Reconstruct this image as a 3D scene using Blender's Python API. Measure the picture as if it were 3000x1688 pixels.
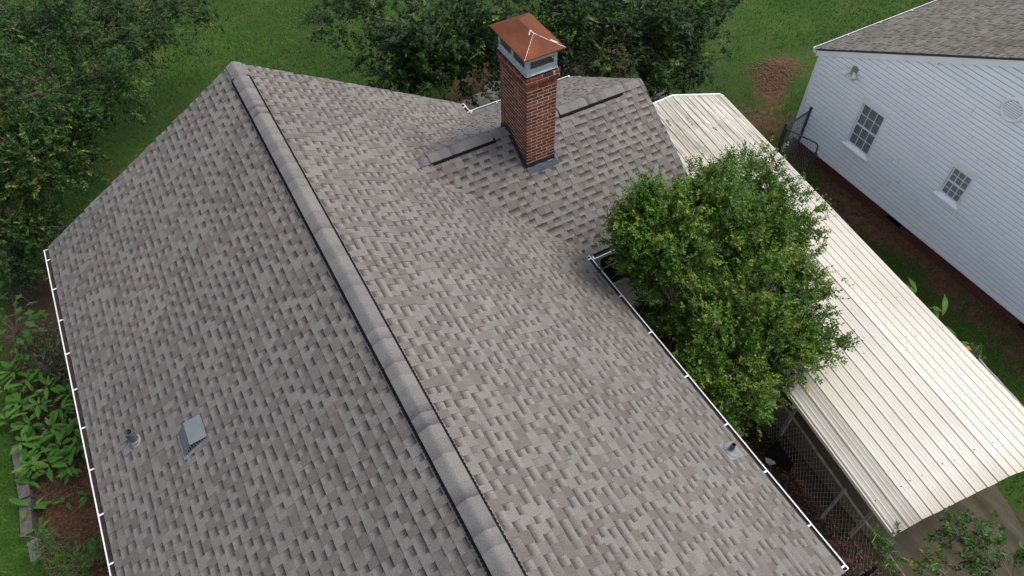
import bpy, math, random
import numpy as np
from mathutils import Vector, Matrix
random.seed(7); RNG = np.random.default_rng(7)
for o in list(bpy.data.objects): bpy.data.objects.remove(o)
SC = bpy.context.scene; COL = SC.collection

# ------------------------------------------------------------------ camera
Z0 = 3.15                                   # height of the main eave above the ground
CAM_F, CAM_YAW, CAM_PITCH, CAM_ROLL = 2136.46, 0.4908, 0.8998, -0.0204   # focal in photo pixels (3000 wide)
CAM = np.array([-0.9635, -5.2407, 9.6709 + Z0])
def cam_axes():
    cy, sy, cp, sp = math.cos(CAM_YAW), math.sin(CAM_YAW), math.cos(CAM_PITCH), math.sin(CAM_PITCH)
    f = np.array([sy*cp, cy*cp, -sp]); r = np.array([cy, -sy, 0.]); u = np.cross(r, f)
    c, s = math.cos(CAM_ROLL), math.sin(CAM_ROLL)
    return c*r + s*u, -s*r + c*u, f
RX, UP, FW = cam_axes()
cd = bpy.data.cameras.new('camera'); co = bpy.data.objects.new('camera', cd); COL.objects.link(co)
cd.sensor_fit = 'HORIZONTAL'; cd.sensor_width = 36; cd.lens = CAM_F/3000*36; cd.clip_end = 500; cd.clip_start = 0.1
co.matrix_world = Matrix(((RX[0], UP[0], -FW[0], CAM[0]), (RX[1], UP[1], -FW[1], CAM[1]), (RX[2], UP[2], -FW[2], CAM[2]), (0, 0, 0, 1)))
SC.camera = co
def at(px, py, z):
    """point where the ray of a photo pixel meets height z"""
    d = RX*(px-1500)/CAM_F - UP*(py-844)/CAM_F + FW
    return Vector(CAM + d*(z-CAM[2])/d[2])

# ------------------------------------------------------------------ sky, sun, exposure
SUN_EL, SUN_AZ = math.radians(58), math.radians(-18)      # azimuth measured from +x towards +y
sdir = Vector((math.cos(SUN_EL)*math.cos(SUN_AZ), math.cos(SUN_EL)*math.sin(SUN_AZ), math.sin(SUN_EL)))
W = bpy.data.worlds.new('World'); SC.world = W; W.use_nodes = True
nt = W.node_tree; bg = nt.nodes['Background']; sk = nt.nodes.new('ShaderNodeTexSky')
sk.sky_type = 'NISHITA'; sk.sun_disc = False; sk.sun_elevation = SUN_EL; sk.sun_rotation = math.pi/2 - SUN_AZ
sk.air_density = 0.9; sk.dust_density = 4.0; sk.ozone_density = 1.0
hs = nt.nodes.new('ShaderNodeHueSaturation'); hs.inputs['Saturation'].default_value = .6   # thin overcast veil
nt.links.new(sk.outputs[0], hs.inputs['Color']); nt.links.new(hs.outputs[0], bg.inputs[0]); bg.inputs[1].default_value = 0.15
sl = bpy.data.lights.new('sun', 'SUN'); so = bpy.data.objects.new('sun', sl); COL.objects.link(so)
sl.energy = 0.95; sl.angle = math.radians(28); sl.color = (1, .965, .91)
so.rotation_euler = sdir.to_track_quat('Z', 'Y').to_euler(); so.location = (20, -8, 30)
SC.render.engine = 'CYCLES'
SC.view_settings.view_transform = 'Standard'; SC.view_settings.look = 'None'
SC.view_settings.exposure = 1.0; SC.view_settings.gamma = 1
SC.render.resolution_x, SC.render.resolution_y = 1024, 576

# ------------------------------------------------------------------ helpers
def thing(name, label, cat, loc=(0, 0, 0), group=None):
    o = bpy.data.objects.new(name, None); COL.objects.link(o); o.location = loc; o.empty_display_size = .2
    tag(o, label, cat, group); return o
def tag(o, label=None, cat=None, group=None, kind=None):
    if label: o['label'] = label
    if cat: o['category'] = cat
    if group: o['group'] = group
    if kind: o['kind'] = kind
    return o
def setparent(o, p):
    o.parent = p
    if p.parent is None: o.matrix_parent_inverse = Matrix.Translation(-Vector(p.location))
class MB:
    """collects faces (world coordinates) with an optional 'cell' corner colour"""
    def __init__(s): s.v = []; s.f = []; s.c = []; s.use = False
    def quad(s, pts, col=None):
        n = len(s.v); s.v += [tuple(p) for p in pts]; s.f.append(tuple(range(n, n+len(pts))))
        if col is None: col = (.5, 0, 0, 1)
        else: s.use = True
        s.c += ([col]*len(pts) if not isinstance(col[0], (tuple, list)) else list(col))
    def hexa(s, p, col=None):            # 8 points: bottom 4, top 4 (ccw from above)
        for q in ((0, 3, 2, 1), (4, 5, 6, 7), (0, 1, 5, 4), (1, 2, 6, 5), (2, 3, 7, 6), (3, 0, 4, 7)):
            s.quad([p[i] for i in q], col)
    def box(s, a, b, col=None):
        x0, y0, z0 = a; x1, y1, z1 = b
        s.hexa([(x0, y0, z0), (x1, y0, z0), (x1, y1, z0), (x0, y1, z0), (x0, y0, z1), (x1, y0, z1), (x1, y1, z1), (x0, y1, z1)], col)
    def obox(s, c, ax, ay, az, col=None):   # oriented box: centre and three half vectors
        c, ax, ay, az = Vector(c), Vector(ax), Vector(ay), Vector(az)
        s.hexa([c-ax-ay-az, c+ax-ay-az, c+ax+ay-az, c-ax+ay-az, c-ax-ay+az, c+ax-ay+az, c+ax+ay+az, c-ax+ay+az], col)
    def tube(s, pts, rad, n=6, col=None, cap=True):
        pts = [Vector(p) for p in pts]; rad = rad if isinstance(rad, (list, tuple)) else [rad]*len(pts); rings = []
        for i, p in enumerate(pts):
            d = (pts[min(i+1, len(pts)-1)] - pts[max(i-1, 0)]).normalized()
            a = d.orthogonal().normalized() if i == 0 else (prev - d*prev.dot(d)).normalized()
            prev = a; b = d.cross(a)
            rings.append([p + (a*math.cos(t) + b*math.sin(t))*rad[i] for t in [2*math.pi*k/n for k in range(n)]])
        for i in range(len(rings)-1):
            for k in range(n):
                s.quad([rings[i][k], rings[i][(k+1) % n], rings[i+1][(k+1) % n], rings[i+1][k]], col)
        if cap: s.quad(rings[0][::-1], col); s.quad(rings[-1], col)
    def prism(s, poly, d, col=None):     # polygon extruded by vector d
        d = Vector(d); A = [Vector(p) for p in poly]; B = [p+d for p in A]
        s.quad(A[::-1], col); s.quad(B, col)
        for i in range(len(A)): j = (i+1) % len(A); s.quad([A[i], A[j], B[j], B[i]], col)
    def build(s, name, mat, parent=None, smooth=False, weld=False):
        me = bpy.data.meshes.new(name); me.from_pydata([tuple(v) for v in s.v], [], s.f)
        if s.use:
            a = me.color_attributes.new('cell', 'FLOAT_COLOR', 'CORNER')
            a.data.foreach_set('color', np.array(s.c, dtype=np.float32).ravel())
        me.materials.append(mat)
        if weld:
            import bmesh
            bm = bmesh.new(); bm.from_mesh(me); bmesh.ops.remove_doubles(bm, verts=bm.verts, dist=1e-5); bm.to_mesh(me); bm.free()
        if smooth: me.polygons.foreach_set('use_smooth', [True]*len(me.polygons))
        me.update(); o = bpy.data.objects.new(name, me); COL.objects.link(o)
        if parent: setparent(o, parent)
        return o

# ------------------------------------------------------------------ materials
MATS = {}
def lin(h):
    return tuple(((int(h[i:i+2], 16)/255+.055)/1.055)**2.4 if int(h[i:i+2], 16) > 10 else int(h[i:i+2], 16)/255/12.92 for i in (0, 2, 4)) + (1,)
class NT:
    def __init__(s, name):
        s.m = bpy.data.materials.new(name); s.m.use_nodes = True; s.t = s.m.node_tree; s.n = s.t.nodes
        s.b = s.n['Principled BSDF']; s.pos = None
    def add(s, typ, **kw):
        x = s.n.new('ShaderNode'+typ)
        for k, v in kw.items(): setattr(x, k, v)
        return x
    def link(s, a, b): s.t.links.new(a, b)
    def coord(s):
        if s.pos is None: s.pos = s.add('NewGeometry').outputs['Position']
        return s.pos
    def noise(s, scale, detail=4, rough=.55, stretch=None, out='Fac'):
        x = s.add('TexNoise'); x.inputs['Scale'].default_value = scale; x.inputs['Detail'].default_value = detail; x.inputs['Roughness'].default_value = rough
        c = s.coord()
        if stretch:
            m = s.add('Mapping'); m.inputs['Scale'].default_value = stretch[:3]
            if len(stretch) > 3: m.inputs['Rotation'].default_value = (0, 0, stretch[3])
            s.link(c, m.inputs[0]); c = m.outputs[0]
        s.link(c, x.inputs['Vector']); return x.outputs[out]
    def ramp(s, fac, stops):
        r = s.add('ValToRGB'); e = r.color_ramp.elements
        while len(e) < len(stops): e.new(.5)
        for k, (p, c) in enumerate(stops): e[k].position = p; e[k].color = c if len(c) == 4 else tuple(c)+(1,)
        s.link(fac, r.inputs[0]); return r.outputs[0]
    def mix(s, fac, a, b, mode='MIX'):
        x = s.add('Mix', data_type='RGBA', blend_type=mode)
        for sock, v in ((x.inputs[0], fac), (x.inputs[6], a), (x.inputs[7], b)):
            if hasattr(v, 'is_linked'): s.link(v, sock)
            else: sock.default_value = v if not isinstance(v, tuple) or len(v) == 4 else v+(1,)
        return x.outputs[2]
    def math(s, op, a, b=0., clamp=False):
        x = s.add('Math', operation=op, use_clamp=clamp)
        for sock, v in zip(x.inputs, (a, b)):
            if hasattr(v, 'is_linked'): s.link(v, sock)
            else: sock.default_value = v
        return x.outputs[0]
    def attr(s, nm='cell'):
        a = s.add('Attribute', attribute_name=nm); q = s.add('SeparateColor'); s.link(a.outputs['Color'], q.inputs[0]); return q.outputs
    def bump(s, h, strength=.3, dist=.01):
        b = s.add('Bump'); b.inputs['Strength'].default_value = strength; b.inputs['Distance'].default_value = dist
        s.link(h, b.inputs['Height']); s.link(b.outputs[0], s.b.inputs['Normal'])
    def done(s, col, rough=.8, spec=.3, metal=0):
        if hasattr(col, 'is_linked'): s.link(col, s.b.inputs['Base Color'])
        else: s.b.inputs['Base Color'].default_value = col if len(col) == 4 else tuple(col)+(1,)
        s.b.inputs['Roughness'].default_value = rough; s.b.inputs['Specular IOR Level'].default_value = spec; s.b.inputs['Metallic'].default_value = metal
        return s.m
def simple(name, c1, c2, scale=6, rough=.7, bump=.0, spec=.3, metal=0, stretch=None, detail=4):
    n = NT(name); f = n.noise(scale, detail, .6, stretch)
    if bump: n.bump(n.noise(scale*6, 3), bump)
    return n.done(n.ramp(f, [(.3, c1), (.7, c2)]), rough, spec, metal)
def shingle_mat(name, browns, greys, dark, purple):
    n = NT(name); r, g, b = n.attr()[:3]
    tone = n.ramp(r, [(0., browns[0]), (.55, browns[1]), (.62, greys[0]), (1., greys[1])])
    slot = n.mix(r, purple, tuple(1.1*x for x in greys[1]))
    gran = n.noise(95, 3, .85); big = n.noise(.55, 3); mid = n.noise(40, 3, .7)
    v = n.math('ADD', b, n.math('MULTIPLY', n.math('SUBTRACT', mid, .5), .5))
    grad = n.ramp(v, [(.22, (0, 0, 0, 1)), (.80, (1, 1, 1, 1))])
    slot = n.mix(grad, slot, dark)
    c = n.mix(g, tone, slot)
    c = n.mix(n.math('MULTIPLY', n.math('SUBTRACT', gran, .5), 1.), c, (.42, .41, .40, 1)) if False else c
    sp = n.ramp(gran, [(.30, (.58, .58, .58, 1)), (.5, (1, 1, 1, 1)), (.70, (1.5, 1.48, 1.43, 1))])
    c = n.mix(1., c, sp, 'MULTIPLY')
    c = n.mix(1., c, n.ramp(big, [(.3, (.88, .89, .9, 1)), (.7, (1.08, 1.06, 1.04, 1))]), 'MULTIPLY')
    n.bump(n.noise(300, 2), .35, .004)
    return n.done(c, .95, .15)
M_SH = shingle_mat('shingle_granules', ((.098, .088, .080), (.118, .107, .098)), ((.126, .120, .110), (.146, .140, .130)), (.046, .042, .043), (.152, .143, .133))
M_SH2 = shingle_mat('weathered_shingle_granules', ((.088, .082, .069), (.11, .102, .087)), ((.11, .105, .09), (.145, .138, .117)), (.062, .058, .055), (.115, .107, .096))
def cap_mat():
    n = NT('cap_shingle_granules'); r, g, b = n.attr()[:3]
    v = n.math('ADD', b, n.math('MULTIPLY', n.math('SUBTRACT', n.noise(14, 3), .5), .9))
    c = n.mix(n.math('MULTIPLY', n.ramp(v, [(.25, (0, 0, 0, 1)), (1., (1, 1, 1, 1))]), g), n.mix(r, (.118, .112, .109, 1), (.145, .141, .132, 1)), (.062, .055, .060, 1))
    c = n.mix(1., c, n.ramp(n.noise(95, 3, .85), [(.32, (.6, .6, .6, 1)), (.5, (1, 1, 1, 1)), (.7, (1.45, 1.44, 1.4, 1))]), 'MULTIPLY')
    n.bump(n.noise(300, 2), .35, .004); return n.done(c, .95, .15)
M_CAP = cap_mat()
def brick_mat(name, cols, mscale=1.):
    n = NT(name); r = n.attr()[0]
    c = n.ramp(r, [(k/(len(cols)-1), x) for k, x in enumerate(cols)])
    c = n.mix(n.ramp(n.noise(28, 5, .7), [(.42, (0, 0, 0, 1)), (.75, (.75, .75, .75, 1))]), c, (.05, .034, .028, 1))
    c = n.mix(n.ramp(n.noise(9, 4, .7), [(.62, (0, 0, 0, 1)), (.8, (.4, .4, .4, 1))]), c, (.30, .17, .12, 1))
    n.bump(n.noise(120, 4), .5, .004); return n.done(c, .9, .2)
M_BRICK = brick_mat('red_brick', [(.085, .024, .015), (.14, .034, .018), (.185, .045, .024), (.155, .038, .020), (.055, .026, .019), (.125, .030, .017), (.22, .072, .036)])
M_MORTAR = simple('mortar', (.36, .28, .20), (.52, .42, .31), 18, .95, .5)
M_FMORTAR = simple('dirty_mortar', (.13, .10, .075), (.22, .17, .12), 18, .95, .4)
M_OLDBRICK = simple('old_dirty_brick', (.05, .018, .012), (.13, .04, .028), 12, .95, .5)
M_FOUND = brick_mat('foundation_brick', [(.10, .035, .022), (.14, .045, .028), (.12, .04, .026)])
M_WHITE = simple('white_paint', (.76, .77, .78), (.86, .86, .86), 3, .45, 0, .4)
M_GUTTER = simple('white_gutter_enamel', (.50, .50, .52), (.66, .66, .67), 2.2, .35, 0, .5)
M_DARKBROWN = simple('dark_brown_matte', (.012, .010, .010), (.035, .028, .022), 12, .95, .5)
M_BLACK = simple('black_plastic', (.004, .004, .0045), (.010, .010, .011), 40, .9, .2, .08)
M_FLASH = simple('black_flashing', (.010, .010, .011), (.022, .022, .024), 8, .55, .1, .4)
M_STEEL = simple('bluish_metal_flashing', (.028, .034, .043), (.050, .058, .070), 7, .75, 0, .2, 0)
def galv():
    n = NT('galvanised_steel'); f = n.noise(16, 4); return n.done(n.ramp(f, [(.3, (.30, .36, .40)), (.7, (.46, .52, .56))]), .42, .5, .55)
M_GALV = galv()
def rust():
    n = NT('rusted_sheet'); f = n.noise(3.2, 6, .65, (1, .35, 1)); g = n.noise(26, 5, .7)
    c = n.ramp(f, [(.25, (.060, .021, .012)), (.5, (.115, .036, .016)), (.75, (.165, .058, .024))])
    c = n.mix(n.ramp(g, [(.45, (0, 0, 0, 1)), (.75, (.55, .55, .55, 1))]), c, (.10, .035, .02, 1)); n.bump(g, .15, .003)
    return n.done(c, .8, .15, 0)
M_RUST = rust()
M_VENTMETAL = simple('grey_vent_metal', (.105, .112, .122), (.145, .153, .165), 5, .5, 0, .45, .2)
M_PIPE = simple('weathered_grey_pipe', (.055, .055, .054), (.10, .10, .097), 14, .7, .2)
M_BOOT = simple('grey_rubber_boot', (.12, .128, .132), (.18, .19, .195), 10, .6, .1)
M_CREAM = simple('cream_siding', (.42, .39, .29), (.52, .49, .38), 4, .6)
def siding():
    n = NT('white_vinyl_siding'); f = n.noise(1.3, 5, .6, (1, .5, 2.5)); g = n.noise(34, 3, .6, (1, .25, 1))
    c = n.ramp(f, [(.3, (.80, .82, .84)), (.7, (.87, .88, .89))]); c = n.mix(n.ramp(g, [(.6, (0, 0, 0, 1)), (.85, (.25, .25, .25, 1))]), c, (.52, .53, .52, 1))
    c = n.mix(n.math('MULTIPLY', n.attr()[1], .8), c, (.20, .21, .23, 1))  # G: shade lines under the laps put into the colour, also board joints
    return n.done(c, .5, .35)
M_SIDING = siding()
def carport_mat():
    n = NT('white_ribbed_metal'); q = n.attr(); r, g, b = q[:3]
    st = n.noise(2.0, 6, .7, (5.5, .28, 1, -.12)); fine = n.noise(9, 5, .75, (7, .5, 1, -.12))
    base = n.mix(n.ramp(n.noise(.8, 3), [(.3, (0, 0, 0, 1)), (.7, (1, 1, 1, 1))]), (.42, .395, .335, 1), (.51, .485, .43, 1))
    c = n.mix(n.ramp(fine, [(.55, (0, 0, 0, 1)), (.78, (.32, .32, .32, 1))]), base, (.32, .27, .20, 1))
    grime = n.math('MULTIPLY', n.ramp(st, [(.38, (0, 0, 0, 1)), (.66, (1, 1, 1, 1))]), n.math('ADD', n.math('MULTIPLY', b, .95), .06), True)
    c = n.mix(grime, c, (.17, .155, .115, 1))
    c = n.mix(n.math('MULTIPLY', g, .55), c, (.25, .20, .13, 1))
    blot = n.math('MULTIPLY', n.ramp(n.noise(3.5, 5, .7), [(.5, (0, 0, 0, 1)), (.68, (.75, .75, .75, 1))]), b)
    c = n.mix(blot, c, (.20, .20, .165, 1))
    return n.done(c, .42, .4)
M_CARPORT = carport_mat()
M_CPFRAME = simple('dull_steel_frame', (.16, .17, .17), (.26, .27, .27), 8, .6, 0, .4, .3)
M_RAIL = simple('rusty_pipe', (.20, .11, .075), (.42, .37, .33), 9, .8, .3, .2, .2)
M_GALVRAIL = simple('galvanised_pipe', (.22, .23, .23), (.34, .35, .34), 8, .5, 0, .4, .4)
M_GREENPOST = simple('dark_green_post', (.035, .05, .052), (.06, .078, .08), 12, .55)
M_WIRE = simple('fence_wire', (.24, .18, .13), (.36, .31, .26), 6, .7)
M_WIRE2 = simple('grey_fence_wire', (.12, .13, .13), (.22, .23, .23), 6, .6)
def concrete():
    n = NT('stained_concrete'); f = n.noise(1.5, 6, .65, (2.0, .45, 1, .25)); g = n.noise(30, 6, .8); h = n.noise(.5, 3)
    c = n.ramp(f, [(.32, (.018, .016, .011)), (.5, (.045, .038, .024)), (.70, (.080, .070, .045))])
    c = n.mix(n.ramp(g, [(.4, (0, 0, 0, 1)), (.72, (.6, .6, .6, 1))]), c, (.045, .042, .033, 1))
    c = n.mix(n.ramp(h, [(.45, (0, 0, 0, 1)), (.7, (.5, .5, .5, 1))]), c, (.070, .062, .030, 1)); n.bump(g, .3, .006)
    return n.done(c, .93, .2)
M_CONC = concrete()
M_STONE = simple('grey_stone', (.09, .085, .078), (.16, .15, .14), 10, .9, .5)
M_TIMBER = simple('weathered_timber', (.055, .050, .045), (.11, .10, .09), 8, .9, .4, .2, 0, (2, 2, 2))
M_BARK = simple('bark', (.045, .036, .028), (.10, .085, .068), 14, .95, .6)
M_TWIG = simple('twig_bark', (.10, .085, .06), (.19, .165, .12), 14, .9, .3)
M_BROWN = simple('dead_leaves', (.055, .030, .016), (.15, .085, .05), 18, .95, .4)
def leafmat(name, cols, trans=.22, rough=.45, tip=None):
    """cols: dark..light by per-leaf tone; tip colour by G channel"""
    n = NT(name); r, g, b = n.attr()[:3]
    c = n.ramp(r, [(k/(len(cols)-1), x) for k, x in enumerate(cols)])
    if tip: c = n.mix(g, c, tip+(1,))
    n.done(c, rough, .16); t = n.add('BsdfTranslucent'); n.link(c, t.inputs[0])
    ms = n.add('MixShader'); ms.inputs[0].default_value = trans; n.link(n.b.outputs[0], ms.inputs[1]); n.link(t.outputs[0], ms.inputs[2])
    out = n.n['Material Output']; n.link(ms.outputs[0], out.inputs[0]); return n.m
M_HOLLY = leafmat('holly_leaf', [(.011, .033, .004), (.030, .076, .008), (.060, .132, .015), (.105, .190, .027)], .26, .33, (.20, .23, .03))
M_LEFTLEAF = leafmat('left_tree_leaf', [(.006, .020, .004), (.014, .040, .007), (.028, .068, .012), (.055, .115, .022)], .2, .42, (.20, .20, .03))
M_BACKLEAF = leafmat('back_tree_leaf', [(.008, .020, .005), (.014, .034, .008), (.026, .056, .012), (.048, .108, .014)], .2, .5, (.11, .22, .026))
M_TWIGLEAF = leafmat('sapling_leaf', [(.022, .065, .010), (.042, .10, .016), (.075, .15, .028)], .25, .4, (.28, .22, .04))
M_BED = leafmat('broad_leaf', [(.035, .10, .012), (.055, .145, .018), (.085, .19, .026)], .25, .4)
M_MAPLE = leafmat('maple_leaf', [(.028, .085, .014), (.045, .12, .02)], .22, .5)
M_FLOWER = simple('orange_flower', (.38, .12, .02), (.5, .22, .04), 20, .6)
def ground_mat():
    n = NT('lawn_and_soil'); r, g, b = n.attr('soil')[:3]
    f = n.noise(1.1, 5, .6); fi = n.noise(22, 5, .75); big = n.noise(.22, 3)
    gr = n.ramp(fi, [(.28, (.009, .024, .003)), (.5, (.026, .060, .007)), (.72, (.056, .108, .013))])
    gr = n.mix(n.ramp(f, [(.5, (0, 0, 0, 1)), (.72, (.75, .75, .75, 1))]), gr, (.080, .082, .028, 1))
    gr = n.mix(n.ramp(big, [(.38, (.8, .8, .8, 1)), (.58, (0, 0, 0, 1))]), gr, (.018, .040, .006, 1))
    so_ = n.ramp(n.noise(14, 6, .75), [(.3, (.026, .014, .009)), (.52, (.070, .038, .022)), (.75, (.16, .095, .060))])
    red = n.mix(n.noise(3, 4), (.15, .060, .030, 1), (.24, .12, .065, 1))
    so_ = n.mix(n.math('MULTIPLY', g, n.ramp(n.noise(5, 4), [(.4, (0, 0, 0, 1)), (.65, (.8, .8, .8, 1))])), so_, red)
    so_ = n.mix(b, so_, n.ramp(n.noise(20, 5, .8), [(.3, (.009, .008, .006)), (.75, (.048, .034, .022))]))
    m = n.math('ADD', n.math('MULTIPLY', r, 1.5), n.math('MULTIPLY', n.math('SUBTRACT', n.noise(5, 5, .7), .5), 1.6))
    c = n.mix(n.ramp(m, [(.42, (0, 0, 0, 1)), (.75, (1, 1, 1, 1))]), gr, so_)
    n.bump(fi, .6, .05); return n.done(c, .95, .15)
M_GROUND = ground_mat()
def grass_mat():
    n = NT('grass_blade'); r, g, b = n.attr()[:3]
    c = n.ramp(r, [(0, (.011, .038, .003)), (.45, (.032, .085, .006)), (.8, (.064, .138, .012)), (1, (.11, .135, .026))]); return n.done(c, .6, .25)
M_GRASS = grass_mat()
def glass():
    n = NT('window_glass'); t = n.add('BsdfTransparent'); t.inputs[0].default_value = (.85, .87, .88, 1); g = n.add('BsdfGlossy'); g.inputs['Roughness'].default_value = .06
    f = n.add('LayerWeight'); f.inputs[0].default_value = .5; m = n.add('MixShader'); n.link(n.math('ADD', n.math('MULTIPLY', n.math('POWER', f.outputs['Facing'], 4.), .5), .05, True), m.inputs[0])
    n.link(t.outputs[0], m.inputs[1]); n.link(g.outputs[0], m.inputs[2]); n.link(m.outputs[0], n.n['Material Output'].inputs[0]); return n.m
M_GLASS = glass()
M_DARKROOM = simple('dark_interior', (.02, .02, .025), (.035, .035, .04), 3, .9)
M_BLIND = simple('grey_blind', (.40, .385, .40), (.50, .48, .50), 5, .7)
M_OFFWHITE = simple('off_white_blind', (.55, .54, .51), (.68, .67, .64), 4, .7)
M_LAMP = simple('lichen_stained_metal', (.16, .17, .13), (.28, .28, .23), 30, .8, .3)
M_BROWNGREY = simple('vent_shadow_mesh', (.22, .20, .18), (.30, .28, .26), 9, .8)
M_SLATE = simple('blue_grey_board', (.10, .13, .18), (.15, .18, .23), 4, .7)
M_LITTER = simple('pale_blue_plastic', (.30, .38, .45), (.7, .74, .76), 22, .5)

# ------------------------------------------------------------------ ground
def fnoise(x, y, s, seed=0):
    r = np.random.default_rng(seed); t = 0
    for k in range(7):
        a = r.uniform(0, 6.28); f = s*(.6+.5*k); t = t + np.sin(f*(x*np.cos(a)+y*np.sin(a)) + r.uniform(0, 6.28))/(1+.35*k)
    return t/2.6
def smooth(a, b, x): t = np.clip((x-a)/(b-a), 0, 1); return t*t*(3-2*t)
def soilmask(x, y):
    """R bare ground, G reddish clay, B dark litter, with tree shade put into the colour"""
    wob = .35*fnoise(x, y, 1.3, 3)
    strip = smooth(11.65, 12.1, x+wob)*(1-smooth(12.7, 13.0, x))*(1-smooth(4.3, 5.4, y+wob))*(.40+.5*np.clip(fnoise(x, y, 1.6, 5)+.35, 0, 1))
    grassband = smooth(8.6, 8.9, x)*(1-smooth(10.6, 11.1, x+wob))
    behind = np.exp(-(((x-12.6)/1.3)**2+((y-5.3)/1.4)**2))*.45 + np.exp(-(((x-11.2)/.8)**2+((y-4.9)/.8)**2))*.35*(1+fnoise(x, y, 1.8, 17))
    xw, yw = x+.22*fnoise(x, y, 2.3, 21), y+.22*fnoise(x, y, 2.6, 22)
    pile = np.exp(-(((xw-14.4)/.85)**2+((yw-6.9)/.6)**2))*(.62+.3*fnoise(x, y, 4.5, 31)) + .4*np.exp(-(((xw-13.6)/.6)**2+((yw-6.2)/.7)**2))
    side = smooth(3.0, 3.4, x)*(1-smooth(8.9, 9.4, x))*(1-smooth(5.0, 6.2, y+wob))*(1-smooth(-5.4, -4.0, -y)*0)
    undertree = np.exp(-(((x-6.6)/2.3)**2+((y-9.6)/1.9)**2)**2)*.55 + np.exp(-(((x-9.2)/2.6)**2+((y-10.2)/2.4)**2)**2)*.6
    left = smooth(-6.35, -6.1, x)*(1-smooth(-3.2, -2.9, x))*(1-smooth(8.6, 10.4, y+wob))
    leftd = smooth(-6.9, -5.6, x)*(1-smooth(-3.2, -2.9, x))*(1-smooth(7.5, 11.5, y+wob))*smooth(4.2, 6, y)  # tree shade beside the left eave, put into the ground colour
    midlawn = .55*np.clip(fnoise(x, y, .55, 9)-.35, 0, 1)
    R = np.clip(np.maximum.reduce([strip, behind, pile*1.2, side, undertree, left, leftd, midlawn]), 0, 1)
    Gc = np.clip(strip*.8+behind*.7, 0, 1); B = np.clip(np.maximum.reduce([side, undertree, leftd, left*smooth(3.2, 6, y)*.9]), 0, 1)
    return R, Gc, B
def ground():
    xs = np.concatenate([[-120, -60, -30, -18], np.arange(-12, 26.01, .22), [34, 60, 120]])
    ys = np.concatenate([[-120, -60, -25, -14], np.arange(-9, 28.01, .22), [36, 60, 130]])
    X, Y = np.meshgrid(xs, ys); Z = .025*fnoise(X, Y, .9, 1) - .03
    Z = Z + .22*np.exp(-(((X-14.5)/.85)**2+((Y-7.0)/.6)**2))
    ny, nx = X.shape; vs = np.stack([X.ravel(), Y.ravel(), Z.ravel()], 1)
    i = np.arange(ny-1)[:, None]*nx + np.arange(nx-1)[None]; F = np.stack([i, i+1, i+nx+1, i+nx], -1).reshape(-1, 4)
    me = bpy.data.meshes.new('ground'); me.from_pydata(vs.tolist(), [], F.tolist())
    R, G, B = soilmask(vs[:, 0], vs[:, 1]); a = me.color_attributes.new('soil', 'FLOAT_COLOR', 'POINT')
    a.data.foreach_set('color', np.stack([R, G, B, np.ones_like(R)], 1).astype(np.float32).ravel())
    me.materials.append(M_GROUND); me.polygons.foreach_set('use_smooth', [True]*len(me.polygons))
    o = bpy.data.objects.new('ground', me); COL.objects.link(o); o['kind'] = 'structure'; return o
ground()
def mesh_np(name, V, F, tone, mat, parent=None, kind=None):
    """V (n,3), F (m,k) all the same k; tone (m,4) per face"""
    k = F.shape[1]; me = bpy.data.meshes.new(name); me.vertices.add(len(V)); me.vertices.foreach_set('co', V.astype(np.float32).ravel())
    me.loops.add(F.size); me.loops.foreach_set('vertex_index', F.astype(np.int32).ravel())
    me.polygons.add(len(F)); me.polygons.foreach_set('loop_start', np.arange(0, F.size, k, dtype=np.int32))
    a = me.color_attributes.new('cell', 'FLOAT_COLOR', 'CORNER'); a.data.foreach_set('color', np.repeat(tone, k, 0).astype(np.float32).ravel())
    me.materials.append(mat); me.update(calc_edges=True); me.validate()
    o = bpy.data.objects.new(name, me); COL.objects.link(o)
    if parent: setparent(o, parent)
    if kind: o['kind'] = kind
    return o
def grass(N=330000):
    x = RNG.uniform(-11, 25, N); y = RNG.uniform(-6, 27, N)
    # keep what the photograph can see and where lawn grows
    P = np.stack([x, y, np.zeros(N)], 1) - CAM; q = np.stack([P@RX, P@UP, P@FW], 1); u = CAM_F*q[:, 0]/q[:, 2]; v = CAM_F*q[:, 1]/q[:, 2]
    R, G, B = soilmask(x, y); keep = (abs(u) < 1800) & (abs(v) < 1100) & (RNG.random(N) > R*1.15)
    keep &= ~((abs(x) < 4.0) & (y < 6.4)) & ~((x > 12.6) & (y < 4.4)) & ~((x > 3.2) & (x < 9.4) & (y < 5.2))
    x, y = x[keep], y[keep]; n = len(x); d2 = ((x-CAM[0])**2+(y-CAM[1])**2)
    a = RNG.uniform(0, 6.283, n); hgt = RNG.uniform(.035, .10, n)*(1+.5*np.clip(fnoise(x, y, .8, 12), -.6, 1)); wd = RNG.uniform(.006, .012, n); lean = RNG.uniform(.2, 1.1, n)*hgt; la = RNG.uniform(0, 6.283, n)
    z = .025*fnoise(x, y, .9, 1) - .035
    V = np.zeros((n, 3, 3)); V[:, 0] = np.stack([x-wd*np.cos(a), y-wd*np.sin(a), z], 1); V[:, 1] = np.stack([x+wd*np.cos(a), y+wd*np.sin(a), z], 1)
    V[:, 2] = np.stack([x+lean*np.cos(la), y+lean*np.sin(la), z+hgt], 1)
    t = np.clip(.38+.34*fnoise(x, y, .55, 4)+.2*fnoise(x, y, 2.4, 14)+RNG.normal(0, .2, n), 0, 1)
    return mesh_np('grass', V.reshape(-1, 3), np.arange(3*n).reshape(-1, 3), np.stack([t, t, t, np.ones(n)], 1), M_GRASS, None, 'stuff')
tag(grass(), 'green mown lawn grass growing around the houses', 'grass')

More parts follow.
